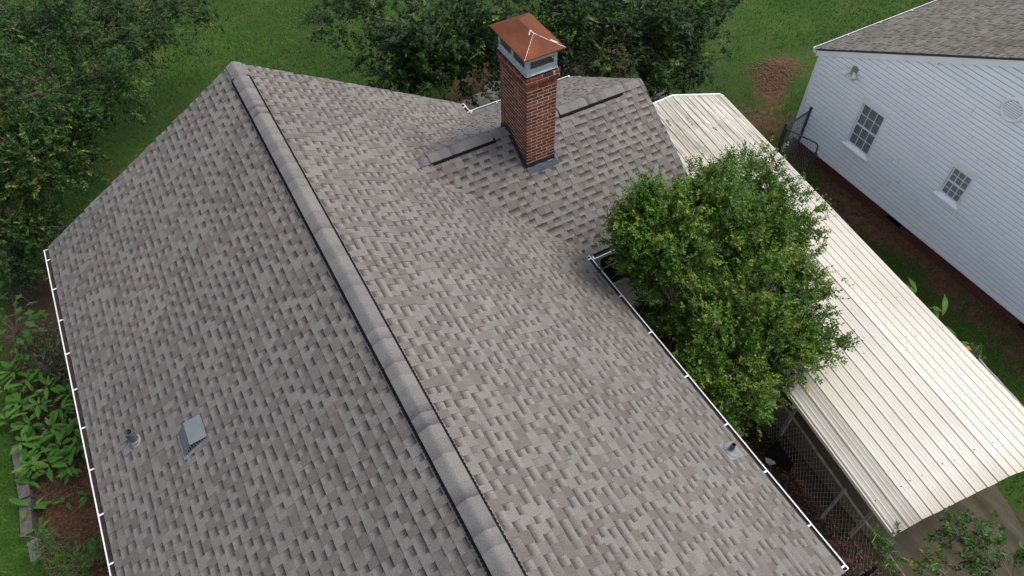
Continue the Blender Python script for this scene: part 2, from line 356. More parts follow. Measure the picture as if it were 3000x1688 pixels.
# ------------------------------------------------------------------ main house
HW, HH, HL, HN = 4.09, 2.415, 6.445, -4.65            # half width, ridge over eave, far end, near end
TP = HH/HW; EY, EW, EZ, EX = 3.878, 2.287, 1.251, 6.75   # ell: ridge y, half width, ridge z, end x
house = thing('house', 'large grey shingled gable-roofed house with red brick chimney in the foreground', 'house', (0, .9, 0))
def body():
    b = MB()
    # prism bodies (walls), cream siding
    for y in (): pass
    z0, ze = 0, Z0-.22
    b.prism([(-3.7, HN+.3, z0), (3.7, HN+.3, z0), (3.7, HN+.3, ze), (0, HN+.3, ze+3.7*TP), (-3.7, HN+.3, ze)], (0, HL-.3-HN-.3, 0))
    b.build('wall', M_CREAM, house)
    e = MB(); ze2 = Z0+EZ-EW*TP-.12
    e.prism([(3.69, EY-1.95, z0), (3.69, EY-1.95, ze2), (3.69, EY, ze2+1.95*TP), (3.69, EY+1.95, ze2), (3.69, EY+1.95, z0)], (EX-.3-3.69, 0, 0))
    w = e.build('wall', M_CREAM, house)
    # lap siding on the ell wall seen below its eave
    for k in range(14):
        z = ze2-.05-k*.14; s = MB(); y = EY-1.95
        s.hexa([(3.7, y-.022, z-.14), (EX-.3, y-.022, z-.14), (EX-.3, y-.002, z-.14), (3.7, y-.002, z-.14), (3.7, y-.008, z), (EX-.3, y-.008, z), (EX-.3, y-.002, z), (3.7, y-.002, z)])
        s.build('siding_board', M_CREAM, w)
    wn = MB(); x0, x1, za, zb = 4.75, 5.55, ze2-1.55, ze2-.28; y = EY-1.95-.03
    wn.box((x0-.09, y-.03, za-.09), (x0, y, zb+.09)); wn.box((x1, y-.03, za-.09), (x1+.09, y, zb+.09)); wn.box((x0, y-.03, zb), (x1, y, zb+.09)); wn.box((x0, y-.035, za-.09), (x1, y, za)); wn.box((x0, y-.02, (za+zb)/2-.02), (x1, y, (za+zb)/2+.02))
    wo = wn.build('window', M_WHITE, house); g = MB(); g.box((x0, y-.012, za), (x1, y-.004, zb)); g.build('pane', M_DARKROOM, wo)
body()
def slab(name, A, B, C, D, th, mat, parent):
    b = MB(); A, B, C, D = map(Vector, (A, B, C, D)); n = (B-A).cross(D-A).normalized()*th
    b.hexa([A-n, B-n, C-n, D-n, A, B, C, D]); return b.build(name, mat, parent)
M_FELT = simple('dark_roof_deck', (.05, .045, .04), (.08, .075, .07), 5, .9)
roofs = []
rd = MB()
def deck(pts, th=.09):
    A, B, C, D = [Vector(p) for p in pts]; n = (B-A).cross(D-A).normalized(); rd.hexa([A-n*th, B-n*th, C-n*th, D-n*th, A-n*.004, B-n*.004, C-n*.004, D-n*.004])
deck([(HW, HN, Z0), (HW, HL, Z0), (0, HL, Z0+HH), (0, HN, Z0+HH)]); deck([(-HW, HL, Z0), (-HW, HN, Z0), (0, HN, Z0+HH), (0, HL, Z0+HH)])
XS = (HH-EZ)/TP; ELE = EZ-EW*TP
roof = rd.build('roof', M_FELT, house)
rd = MB()
deck([(HW-.4, EY-EW, Z0+ELE), (EX, EY-EW, Z0+ELE), (EX, EY, Z0+EZ), (XS-.05, EY, Z0+EZ)]); deck([(EX, EY+EW, Z0+ELE), (HW-.4, EY+EW, Z0+ELE), (XS-.05, EY, Z0+EZ), (EX, EY, Z0+EZ)])
roof2 = rd.build('roof', M_FELT, house)
CELLS = []          # (centre, quads)
def lay(origin, along, up, rng, length, expo, mat, parent, widths=(.085, .145), store=True, seed=1):
    """cells of laminated shingles: courses run along 'along', climb 'up'; rng(s) gives the u range at slope distance s"""
    r = random.Random(seed); O, A, U = Vector(origin), Vector(along).normalized(), Vector(up).normalized(); N = A.cross(U).normalized()
    if N.z < 0: N = -N
    flip = A.cross(U).z < 0; out = []; k = 0; s = -.03
    while s < length-.01:
        s1 = min(s+expo, length); u0, u1 = rng((s+s1)/2); u = u0 - r.uniform(0, .12); tab = r.random() < .5; first = True
        while u < u1:
            w = r.uniform(*widths)*(1.3 if r.random() < .1 else 1)*(1.05 if tab else .97); ua, ub = max(u, u0 + (r.uniform(-.012, .012) if first else 0)), min(u+w, u1+r.uniform(-.012, .012)*(u+w > u1)); u += w
            if ub-ua < .02: continue
            first = False
            lo, hi = (.017, .008) if tab else (.010, .0015); jit = r.uniform(-.004, .004) if tab else 0; tone = r.random(); lo += r.uniform(-.001, .0015)
            if not tab and r.random() < .10: g = .25; tone = .4+.5*tone
            elif tab and r.random() < .15: g = r.uniform(.2, .5)
            else: g = 0. if tab else 1.
            P = lambda uu, ss, z: O + A*uu + U*ss + N*z
            a0, b0, b1, a1 = P(ua, s+jit, lo), P(ub, s+jit, lo), P(ub, s1+.006, hi), P(ua, s1+.006, hi)
            bot = [P(ua, s+jit, 0), P(ub, s+jit, 0), P(ub, s1, 0), P(ua, s1, 0)]
            c = lambda v: (tone, g, v, 1)
            q = [([a0, b0, b1, a1], [c(0), c(0), c(1), c(1)]), ([bot[0], bot[1], b0, a0], [c(.75)]*4), ([bot[1], bot[2], b1, b0], [c(.5)]*4), ([bot[3], bot[0], a0, a1], [c(.5)]*4)]
            if flip: q = [(p[::-1], cc[::-1]) for p, cc in q]
            out.append(((a0+b1)/2, q)); tab = not tab if r.random() < .94 else tab
        s = s1; k += 1
    return out
SL = math.hypot(HW, HH)
def inell(y, s):   # is the main right slope covered by the ell here
    z = s*HH/SL; return abs(y-EY) < (EZ-z)/TP-.35
right = [c for c in lay((HW, HN, Z0), (0, 1, 0), (-HW, 0, HH), lambda s: (-.02, HL-HN+.02), SL-.05, .143, M_SH, roof, seed=1) if not inell(c[0].y, (c[0].z-Z0)*SL/HH)]
left = lay((-HW, HN, Z0), (0, 1, 0), (HW, 0, HH), lambda s: (-.02, HL-HN+.02), SL-.05, .143, M_SH, roof, seed=2)
SE = math.hypot(EW, EZ-ELE)
def erng(s): z = ELE + s*(EZ-ELE)/SE; return ((HH-z)/TP-.10, EX+.02)
enear = lay((0, EY-EW, Z0+ELE), (1, 0, 0), (0, EW, EZ-ELE), erng, SE-.03, .143, M_SH, roof2, seed=3)
efar = lay((0, EY+EW, Z0+ELE), (1, 0, 0), (0, -EW, EZ-ELE), erng, SE-.03, .143, M_SH, roof2, seed=4)
def inframe(c):
    d = np.array(c)-CAM; z = d@FW; return abs(CAM_F*(d@RX)/z) < 1470 and abs(CAM_F*(d@UP)/z) < 815
def put_shingles():
    main = sorted(right+left, key=lambda c: (np.linalg.norm(np.array(c[0])-CAM) if inframe(c[0]) else 1e6))
    for c, q in main[:300]:
        b = MB(); [b.quad(p, cc) for p, cc in q]; b.build('shingle', M_SH, roof)
    b = MB(); [b.quad(p, cc) for c, qs in main[300:] for p, cc in qs]; tag(b.build('shingles', M_SH, roof), kind='stuff')
    b = MB(); [b.quad(p, cc) for c, qs in enear+efar for p, cc in qs]; tag(b.build('shingles', M_SH, roof2), kind='stuff')
put_shingles()

# ridge caps and vents
def ridge(P0, P1, side, tp, vents, parent, half=.138, seed=1, expo=.17, lift=.020):
    """caps laid from P0 to P1; side = horizontal unit vector across; vents = list of (a,b) distances"""
    r = random.Random(seed); P0, P1, S = Vector(P0), Vector(P1), Vector(side); D = (P1-P0); L = D.length; D.normalize(); Z = Vector((0, 0, 1)); U = []
    def zprof(x): return -tp*(math.sqrt(x*x+.03**2)-.03)
    d = 0
    while d < L-.02:
        e = min(d+expo, L); inv = any(a-.01 <= (d+e)/2 <= b+.01 for a, b in vents); lf = lift+.014 if inv else .012
        tone = r.random(); g = r.choice([0, 0, 0, .2, .35, .6, .9]); b = MB(); xs = [half*q for q in (-1, -.72, -.5, -.34, -.2, -.07, .07, .2, .34, .5, .72, 1)]; hw = 1 if inv else .96
        top = lambda x, dd, k: P0 + D*dd + S*x*hw + Z*(zprof(x*hw)+lf+k)
        for i in range(11):
            a, c = xs[i], xs[i+1]; cc = lambda v: (tone, g, v, 1)
            b.quad([top(a, d-.005, .004), top(c, d-.005, .004), top(c, e+.01, .001), top(a, e+.01, .001)], [cc(1), cc(1), cc(0), cc(0)])
            b.quad([top(a, d-.005, .0), top(c, d-.005, .0), top(c, d-.005, .004), top(a, d-.005, .004)], [cc(.8)]*4)
        for x, sg in ((-half, -1), (half, 1)):
            q = [top(x, d-.005, .003), top(x, e+.01, -.003), top(x, e+.01, .002), top(x, d-.005, .009)]; b.quad(q, [(tone, g, .6, 1)]*4)
        b.build('cap_shingle', M_CAP, parent); d = e
    for a, bb in vents:
        v = MB()
        for sg in (-1, 1):
            x0, x1 = sg*(half-.035), sg*(half+.026)
            sec = lambda x, z: S*x + Z*(zprof(x)+z)
            pts = [sec(x0, .012), sec(x1, .010), sec(x1, .024), sec(sg*(half+.012), .012+lift*.75), sec(x0, .012+lift)]
            v.prism([P0+D*a+p for p in pts], D*(bb-a))
            n = int((bb-a)/.05)
            for i in range(n):       # louvre teeth
                q = P0+D*(a+.05*i+.025)+S*(sg*(half+.026))+Z*(zprof(half+.026)+.014); v.obox(q, D*.012, S*.006, Z*.012)
        v.build('ridge_vent', M_BLACK, parent)
ridge((0, HN+.0, Z0+HH-.005), (0, HL+.02, Z0+HH-.005), (1, 0, 0), TP, [(.3, HL-HN-.40)], roof, seed=5, expo=.19)
ridge((XS-.05, EY, Z0+EZ-.005), (EX+.02, EY, Z0+EZ-.005), (0, 1, 0), TP, [(2.39-XS+.02, 3.62-XS), (4.9-XS+.05, 6.33-XS)], roof2, half=.13, seed=6, expo=.2)

# gutters
def gutter(P0, P1, outw, parent, hangers=(), endcaps=(1, 1), w=.13, dep=.11, lip=.010, z=-.03):
    P0, P1, S, Z = Vector(P0), Vector(P1), Vector(outw), Vector((0, 0, 1)); D = P1-P0; t = .006; b = MB()
    def strip(x0, z0, x1, z1): b.prism([P0+S*x0+Z*z0, P0+S*x1+Z*z0, P0+S*x1+Z*z1, P0+S*x0+Z*z1], D)
    strip(.0, z-dep, t, z); strip(t, z-dep, w-.03, z-dep+t); 
    b.prism([P0+S*(w-.03)+Z*(z-dep), P0+S*(w-.024)+Z*(z-dep), P0+S*w+Z*(z-.035), P0+S*w+Z*z, P0+S*(w-t)+Z*z, P0+S*(w-t)+Z*(z-.035)], D)
    strip(w-lip-t, z-t, w-t-.0005, z)
    g = b.build('gutter', M_GUTTER, parent)
    for i, e in enumerate(endcaps):
        if e:
            c = MB(); q = P0 if i == 0 else P1; u = D.normalized()*(-.004 if i == 0 else .004); c.prism([q+S*0+Z*(z-dep), q+S*(w-.03)+Z*(z-dep), q+S*w+Z*(z-.035), q+S*w+Z*(z+.001), q+Z*(z+.001)], u); c.build('end_cap', M_GUTTER, g)
    c = MB(); c.prism([P0+S*t+Z*(z-dep+.008), P0+S*(w-.032)+Z*(z-dep+.008), P0+S*(w-lip-.001)+Z*(z-.030), P0+S*t+Z*(z-.022)], D); c.build('gutter_fill', M_DARKBROWN, g)  # dark brown fill along the inside of the trough
    for h in hangers:
        c = MB(); q = P0+D*h; c.obox(q+S*(w*.46)+Z*(z-.006), D.normalized()*.012, S*(w*.46), Z*.003); c.build('hanger', M_GUTTER, g)
    return g
def spaced(n, a=.03, b=.99): return [a+(b-a)*i/(n-1) for i in range(n)]
gutter((-HW+.01, HN, Z0), (-HW+.01, HL, Z0), (-1, 0, 0), house, spaced(15, .02, .975))
gutter((HW-.01, HN, Z0), (HW-.01, EY-EW-.08, Z0), (1, 0, 0), house, [ (y-HN)/(EY-EW-.08-HN) for y in (-4.6, -3.98, -3.1, -2.25, -1.3, -.35, .5, 1.45)])
gutter((HW+.13, EY-EW+.01, Z0+ELE), (EX, EY-EW+.01, Z0+ELE), (0, -1, 0), house, spaced(5))
gutter((HW-.01, EY+2.13, Z0), (HW-.01, HL, Z0), (1, 0, 0), house, [.3, .75])
gutter((HW+.13, EY+EW-.01, Z0+ELE), (EX, EY+EW-.01, Z0+ELE), (0, 1, 0), house, spaced(5))

# chimney
CX0, CX1, CY0, CY1, CZ0, CZ1 = 3.88, 4.44, 3.18, 4.10, Z0+.55, Z0+2.72
def chimney():
    b = MB(); b.box((CX0+.0035, CY0+.0035, CZ0-.3), (CX1-.0035, CY1-.0035, CZ1+.004)); core = b.build('chimney', M_MORTAR, house)
    b = MB(); b.box((CX0-.030, CY0-.030, CZ1-2*.0677+.004), (CX1+.030, CY1+.030, CZ1-.012)); b.build('corbel_bed', M_MORTAR, core)
    r = random.Random(11); ch = .0677; n = int(round((CZ1-CZ0)/ch)); rest = MB(); jt = .0135
    def row(p0, p1, z, inn, keep, off):
        p0, p1, inn = Vector(p0), Vector(p1), Vector(inn); L = (p1-p0).length; d = (p1-p0)/L; u = -off
        while u < L-.02:
            a, e = max(u, 0), min(u+.195, L); u += .208
            if e-a < .025: continue
            o_ = r.uniform(-.002, .0025); tone = r.random(); c = p0+d*(a+e)/2+inn*(.045+o_)+Vector((0, 0, z+ch/2))
            t = keep and MB() or rest; t.obox(c, d*(e-a)/2, inn*.045, Vector((0, 0, (ch-jt)/2)), (tone, 0, 0, 1))
            if keep: t.build('brick', M_BRICK, core)
    for k in range(n):
        z = CZ0+k*ch; odd = k % 2; out = .034 if k >= n-2 else (.016 if k == n-3 else 0); x0, x1, y0, y1 = CX0-out, CX1+out, CY0-out, CY1+out
        cut = .1 if odd else 0; vis_f = z > Z0+.78; vis_l = z > Z0+.9
        row((x0+cut, y0, z), (x1-cut, y0, z), 0, (0, 1, 0), vis_f, .1*odd + .02) if False else None
        def R(a, b_, inn, keep, off): row((a[0], a[1], 0), (b_[0], b_[1], 0), z, inn, keep, off)
        R((x0+cut, y0), (x1-cut, y0), (0, 1, 0), vis_f, 0); R((x0+cut, y1), (x1-cut, y1), (0, -1, 0), False, 0)
        c2 = .1-cut
        R((x0, y0+c2), (x0, y1-c2), (1, 0, 0), vis_l, 0); R((x1, y0+c2), (x1, y1-c2), (-1, 0, 0), False, 0)
    tag(rest.build('bricks', M_BRICK, core), kind='stuff')
    # crown wash
    m = MB(); zt = CZ1; m.hexa([(CX0-.01, CY0-.01, zt), (CX1+.01, CY0-.01, zt), (CX1+.01, CY1+.01, zt), (CX0-.01, CY1+.01, zt), (CX0+.05, CY0+.05, zt+.05), (CX1-.05, CY0+.05, zt+.05), (CX1-.05, CY1-.05, zt+.05), (CX0+.05, CY1-.05, zt+.05)]); m.build('crown_wash', M_BRICK, core)
    # spark-arrestor cap : galvanised frame, mesh, rusted hip roof
    fx0, fx1, fy0, fy1 = CX0-.005, CX1-.015, CY0-.0, CY1+.0; zb, ztop = zt+.035, zt+.315
    f = MB(); th = .006
    for (a, c) in (((fx0, fy0), (fx1, fy0)), ((fx1, fy0), (fx1, fy1)), ((fx1, fy1), (fx0, fy1)), ((fx0, fy1), (fx0, fy0))):
        d = Vector((c[0]-a[0], c[1]-a[1], 0)); Ld = d.length; d.normalize(); inn = Vector((-d.y, d.x, 0)); A = Vector((a[0], a[1], 0))
        f.obox(A+d*Ld/2+inn*th+Vector((0, 0, zb+.055)), d*(Ld/2), inn*th, Vector((0, 0, .055)))           # bottom band
        f.obox(A+d*Ld/2+inn*th+Vector((0, 0, ztop-.02)), d*(Ld/2), inn*th, Vector((0, 0, .02)))
        f.obox(A+d*Ld/2+inn*.03+Vector((0, 0, zb+.004)), d*(Ld/2+.01), inn*.05, Vector((0, 0, .004)))
        st = [.03, Ld-.03] + ([Ld/2] if Ld > .7 else [])
        for s_ in st: f.obox(A+d*s_+inn*(th*.9-.003)+Vector((0, 0, (zb+ztop)/2)), d*.032, inn*th, Vector((0, 0, (ztop-zb)/2-.001)))
    f.build('cap_frame', M_GALV, core)
    i = MB(); i.box((fx0+.06, fy0+.06, zb-.02), (fx1-.06, fy1-.06, ztop-.1)); i.build('flue', M_BRICK, core)
    sc = MB()
    for k in range(0, 46):     # mesh screen wires behind the openings
        y = fy0+.02+k*(fy1-fy0-.04)/45; sc.obox((fx0+.016, y, (zb+ztop)/2+.03), (.0012, 0, 0), (0, .0014, 0), (0, 0, .1))
    for k in range(0, 26):
        x = fx0+.02+k*(fx1-fx0-.04)/25; sc.obox((x, fy0+.016, (zb+ztop)/2+.03), (.0014, 0, 0), (0, .0012, 0), (0, 0, .1))
    sc.build('spark_screen', M_CPFRAME, core)
    zr0 = Z0+3.10; rx0, rx1, ry0, ry1 = 3.80, 4.545, 3.125, 4.275; px, py0, py1, pz = 4.165, 3.48, 3.93, zr0+.17
    h = MB(); A, B, C, D = (rx0, ry0, zr0), (rx1, ry0, zr0), (rx1, ry1, zr0), (rx0, ry1, zr0); P, Q = (px, py0, pz), (px, py1, pz)
    h.quad([A, B, P]); h.quad([B, C, Q, P]); h.quad([C, D, Q]); h.quad([D, A, P, Q])
    k = lambda p: (p[0], p[1], p[2]-.018); h.quad([k(D), k(C), k(B), k(A)])
    for a, b_ in ((A, B), (B, C), (C, D), (D, A)): h.quad([k(a), k(b_), b_, a])
    hip = h.build('cap_roof', M_RUST, core)
    s = MB(); rr = random.Random(3)
    def bead(p, q, n, jit, w):
        p, q = Vector(p), Vector(q)
        for a in range(n):
            c = p.lerp(q, (a+.5)/n)+Vector((rr.uniform(-jit, jit), rr.uniform(-jit, jit), .002)); d = (q-p)/n*.62; s.tube([c-d, c+d], w*rr.uniform(.5, 1.3), 5)
    bead(P, A, 26, .001, .002); bead(P, B, 26, .003, .0032); bead((px+.2, py0-.17, pz-.082), (px+.28, py0-.25, pz-.115), 9, .008, .011); bead((px, py0+.1, pz), P, 8, .006, .006); bead((px-.06, py0+.03, pz-.03), (px-.01, py0+.09, pz-.004), 5, .005, .006)
    s.build('sealant_bead', M_WHITE, hip)
    # flashing
    fl = MB(); o = .010
    zs = lambda y: Z0+EZ-TP*abs(y-EY)
    ys = [CY0-o, EY-.18, EY, EY+.12, CY1+o]; hh = .10
    for i2 in range(4):
        for xx, sg in ((CX0, -1), (CX1, 1)):
            a, b_ = ys[i2], ys[i2+1]; za, zb2 = zs(a), zs(b_)
            if 0 < i2 < 3: za, zb2 = [max(q, 0)+.0 for q in (za, zb2)]
            fl.hexa([(xx+sg*.002, a, za-.03), (xx+sg*o, a, za-.03), (xx+sg*o, b_, zb2-.03), (xx+sg*.002, b_, zb2-.03), (xx+sg*.002, a, za+hh), (xx+sg*o, a, za+hh), (xx+sg*o, b_, zb2+hh), (xx+sg*.002, b_, zb2+hh)])
            e = .045; fl.hexa([(xx+sg*o, a, za+.006), (xx+sg*e, a, za+.006), (xx+sg*e, b_, zb2+.006), (xx+sg*o, b_, zb2+.006), (xx+sg*o, a, za+.022), (xx+sg*e, a, za+.022), (xx+sg*e, b_, zb2+.022), (xx+sg*o, b_, zb2+.022)])
    for yy, sg in ((CY0, -1), (CY1, 1)): fl.box((CX0-o, min(yy+sg*.003, yy+sg*o), zs(yy)-.05), (CX1+o, max(yy+sg*.003, yy+sg*o), zs(yy)+.10))
    fl.build('flashing', M_FLASH, core)
    ap = MB(); y1, y0 = CY0-.012, CY0-.14; z1, z0 = zs(y1), zs(y0); k1 = .018
    ap.hexa([(CX0-.0, y0, z0+.008), (CX1+.05, y0, z0+.008), (CX1+.05, y1, z1+.008), (CX0-.0, y1, z1+.008), (CX0-.0, y0, z0+k1), (CX1+.05, y0, z0+k1), (CX1+.05, y1, z1+k1), (CX0-.0, y1, z1+k1)])
    ap.hexa([(CX0-.10, y0-.01, z0+.004), (CX0, y0-.01, z0+.004), (CX0, y0+.02, z0+.016), (CX0-.10, y0+.02, z0+.016), (CX0-.10, y0-.01, z0+.015), (CX0, y0-.01, z0+.015), (CX0, y0+.02, z0+.03), (CX0-.10, y0+.02, z0+.03)])
    ap.hexa([(CX1+.051, y0+.045, z0+.035), (CX1+.13, y0+.045, z0+.035), (CX1+.13, y0+.075, z0+.05), (CX1+.051, y0+.075, z0+.05), (CX1+.051, y0+.045, z0+.046), (CX1+.13, y0+.045, z0+.046), (CX1+.13, y0+.075, z0+.063), (CX1+.051, y0+.075, z0+.063)])
    ap.build('apron_flashing', M_STEEL, core)
chimney()

# vents on the main roof
def cone(b, c, r0, r1, z0, z1, n=20):
    c = Vector(c)
    for k in range(n):
        a, e = 2*math.pi*k/n, 2*math.pi*(k+1)/n; f = lambda r, t, z: c+Vector((r*math.cos(t), r*math.sin(t), z)); b.quad([f(r0, a, z0), f(r0, e, z0), f(r1, e, z1), f(r1, a, z1)])
def vent_pipe(x, y, rp, hp, rb, side, plate):
    z = Z0+HH-abs(x)*TP; b = MB(); c = (x, y, z)
    n = 20; cone(b, c, rp, rp, -.1, hp, n); cone(b, c, rp, rp*.84, hp, hp, n); cone(b, c, rp*.84, rp*.84, hp, hp-.11, n)
    o = b.build('vent_pipe', M_PIPE, house, weld=True)
    d = MB(); d.quad([(x+rp*.84*math.cos(t), y+rp*.84*math.sin(t), z+hp-.09) for t in [2*math.pi*k/16 for k in range(16)]]); d.build('pipe_bore', M_DARKBROWN, o)
    k = MB(); sl = TP*side   # boot: tilted cone on the slope
    N = Vector((side*TP, 0, 1)).normalized(); C = Vector(c)
    def ring(r, zz): 
        a = Vector((1, 0, -side*TP)).normalized(); e = Vector((0, 1, 0)); return [C+N*zz+(a*math.cos(t)+e*math.sin(t))*r for t in [2*math.pi*i/20 for i in range(20)]]
    def up(r, zz): return [C+Vector((0, 0, zz))+Vector((math.cos(t)*r, math.sin(t)*r, 0)) for t in [2*math.pi*i/20 for i in range(20)]]
    rings = [ring(rb, .017), ring(rb*.95, .034), ring(rb*.72, .045), up(rp*1.3, .06), up(rp*1.1, .085), up(rp*1.01, .09)]
    for A, B in zip(rings, rings[1:]):
        for i in range(20): k.quad([A[i], A[(i+1) % 20], B[(i+1) % 20], B[i]])
    k.build('pipe_boot', M_BOOT, o, True, True)
    f = MB(); a = Vector((side, 0, -TP)).normalized(); e = Vector((0, 1, 0)); (d0, d1, w0, w1) = plate
    f.hexa([C+a*d0-e*w0+N*.012, C+a*d1-e*w1+N*.012, C+a*d1+e*w1+N*.012, C+a*d0+e*w0+N*.012, C+a*d0-e*w0+N*.0165, C+a*d1-e*w1+N*.0165, C+a*d1+e*w1+N*.0165, C+a*d0+e*w0+N*.0165]); f.build('flashing_plate', M_BOOT, o)
vent_pipe(-3.40, 1.44, .058, .29, .105, -1, (-.05, .27, .10, .05))
vent_pipe(3.86, -2.66, .036, .20, .135, 1, (-.17, .19, .14, .13))
def box_vent():
    S = lambda x: Z0+HH+x*TP; y0, y1 = .62, .99; xa, xm, xb = -2.78, -2.64, -2.41; za, zm, zb = S(xa)+.03, S(xm)+.145, S(xb)+.04
    b = MB(); t = .004
    b.hexa([(xa, y0, S(xa)+.008), (xa+t, y0, S(xa)+.008), (xa+t, y1, S(xa)+.008), (xa, y1, S(xa)+.008), (xa, y0, za), (xa+t, y0, za), (xa+t, y1, za), (xa, y1, za)])
    b.hexa([(xa, y0, za), (xa+.01, y0, za-.003), (xa+.01, y1, za-.003), (xa, y1, za), (xm-.004, y0, zm), (xm, y0, zm-.006), (xm, y1, zm-.006), (xm-.004, y1, zm)])
    b.hexa([(xm-.004, y0, zm-.006), (xb, y0, zb-.006), (xb, y1, zb-.006), (xm-.004, y1, zm-.006), (xm-.004, y0, zm), (xb, y0, zb), (xb, y1, zb), (xm-.004, y1, zm)])
    b.prism([(xa, y1, S(xa)+.008), (xb, y1, S(xb)+.008), (xb, y1, zb-.006), (xm, y1, zm-.006), (xa+.01, y1, za-.003)], (0, -.004, 0))
    b.hexa([(xb-.004, y0, S(xb)+.008), (xb, y0, S(xb)+.008), (xb, y1, S(xb)+.008), (xb-.004, y1, S(xb)+.008), (xb-.004, y0, zb), (xb, y0, zb), (xb, y1, zb), (xb-.004, y1, zb)])
    o = b.build('roof_vent', M_VENTMETAL, house)
    d = MB(); d.prism([(xa+.01, y0+.03, S(xa)+.012), (xb-.01, y0+.03, S(xb)+.012), (xb-.01, y0+.03, zb-.01), (xm, y0+.03, zm-.012), (xa+.015, y0+.03, za-.008)], (0, .02, 0)); d.build('vent_cavity', M_BLACK, o)
    ztop = lambda x: za+(zm-za)*(x-xa)/(xm-xa) if x < xm else zm+(zb-zm)*(x-xm)/(xb-xm)
    for k in range(10):
        x = xa+.02+k*(xb-xa-.04)/9; z0, z1 = S(x)+.01, ztop(x)-.008; s = MB(); s.box((x-.007, y0+.002, z0), (x+.007, y0+.026, z1)); s.build('louvre', M_VENTMETAL, o)
    f = MB(); e = .05
    f.hexa([(xa-.02, y0-.04, S(xa-.02)+.012), (xb-.1, y0-.04, S(xb-.1)+.012), (xb-.1, y1, S(xb-.1)+.012), (xa-.02, y1, S(xa-.02)+.012), (xa-.02, y0-.04, S(xa-.02)+.0195), (xb-.1, y0-.04, S(xb-.1)+.0195), (xb-.1, y1, S(xb-.1)+.0195), (xa-.02, y1, S(xa-.02)+.0195)])
    f.build('flashing_plate', M_BOOT, o)
box_vent()

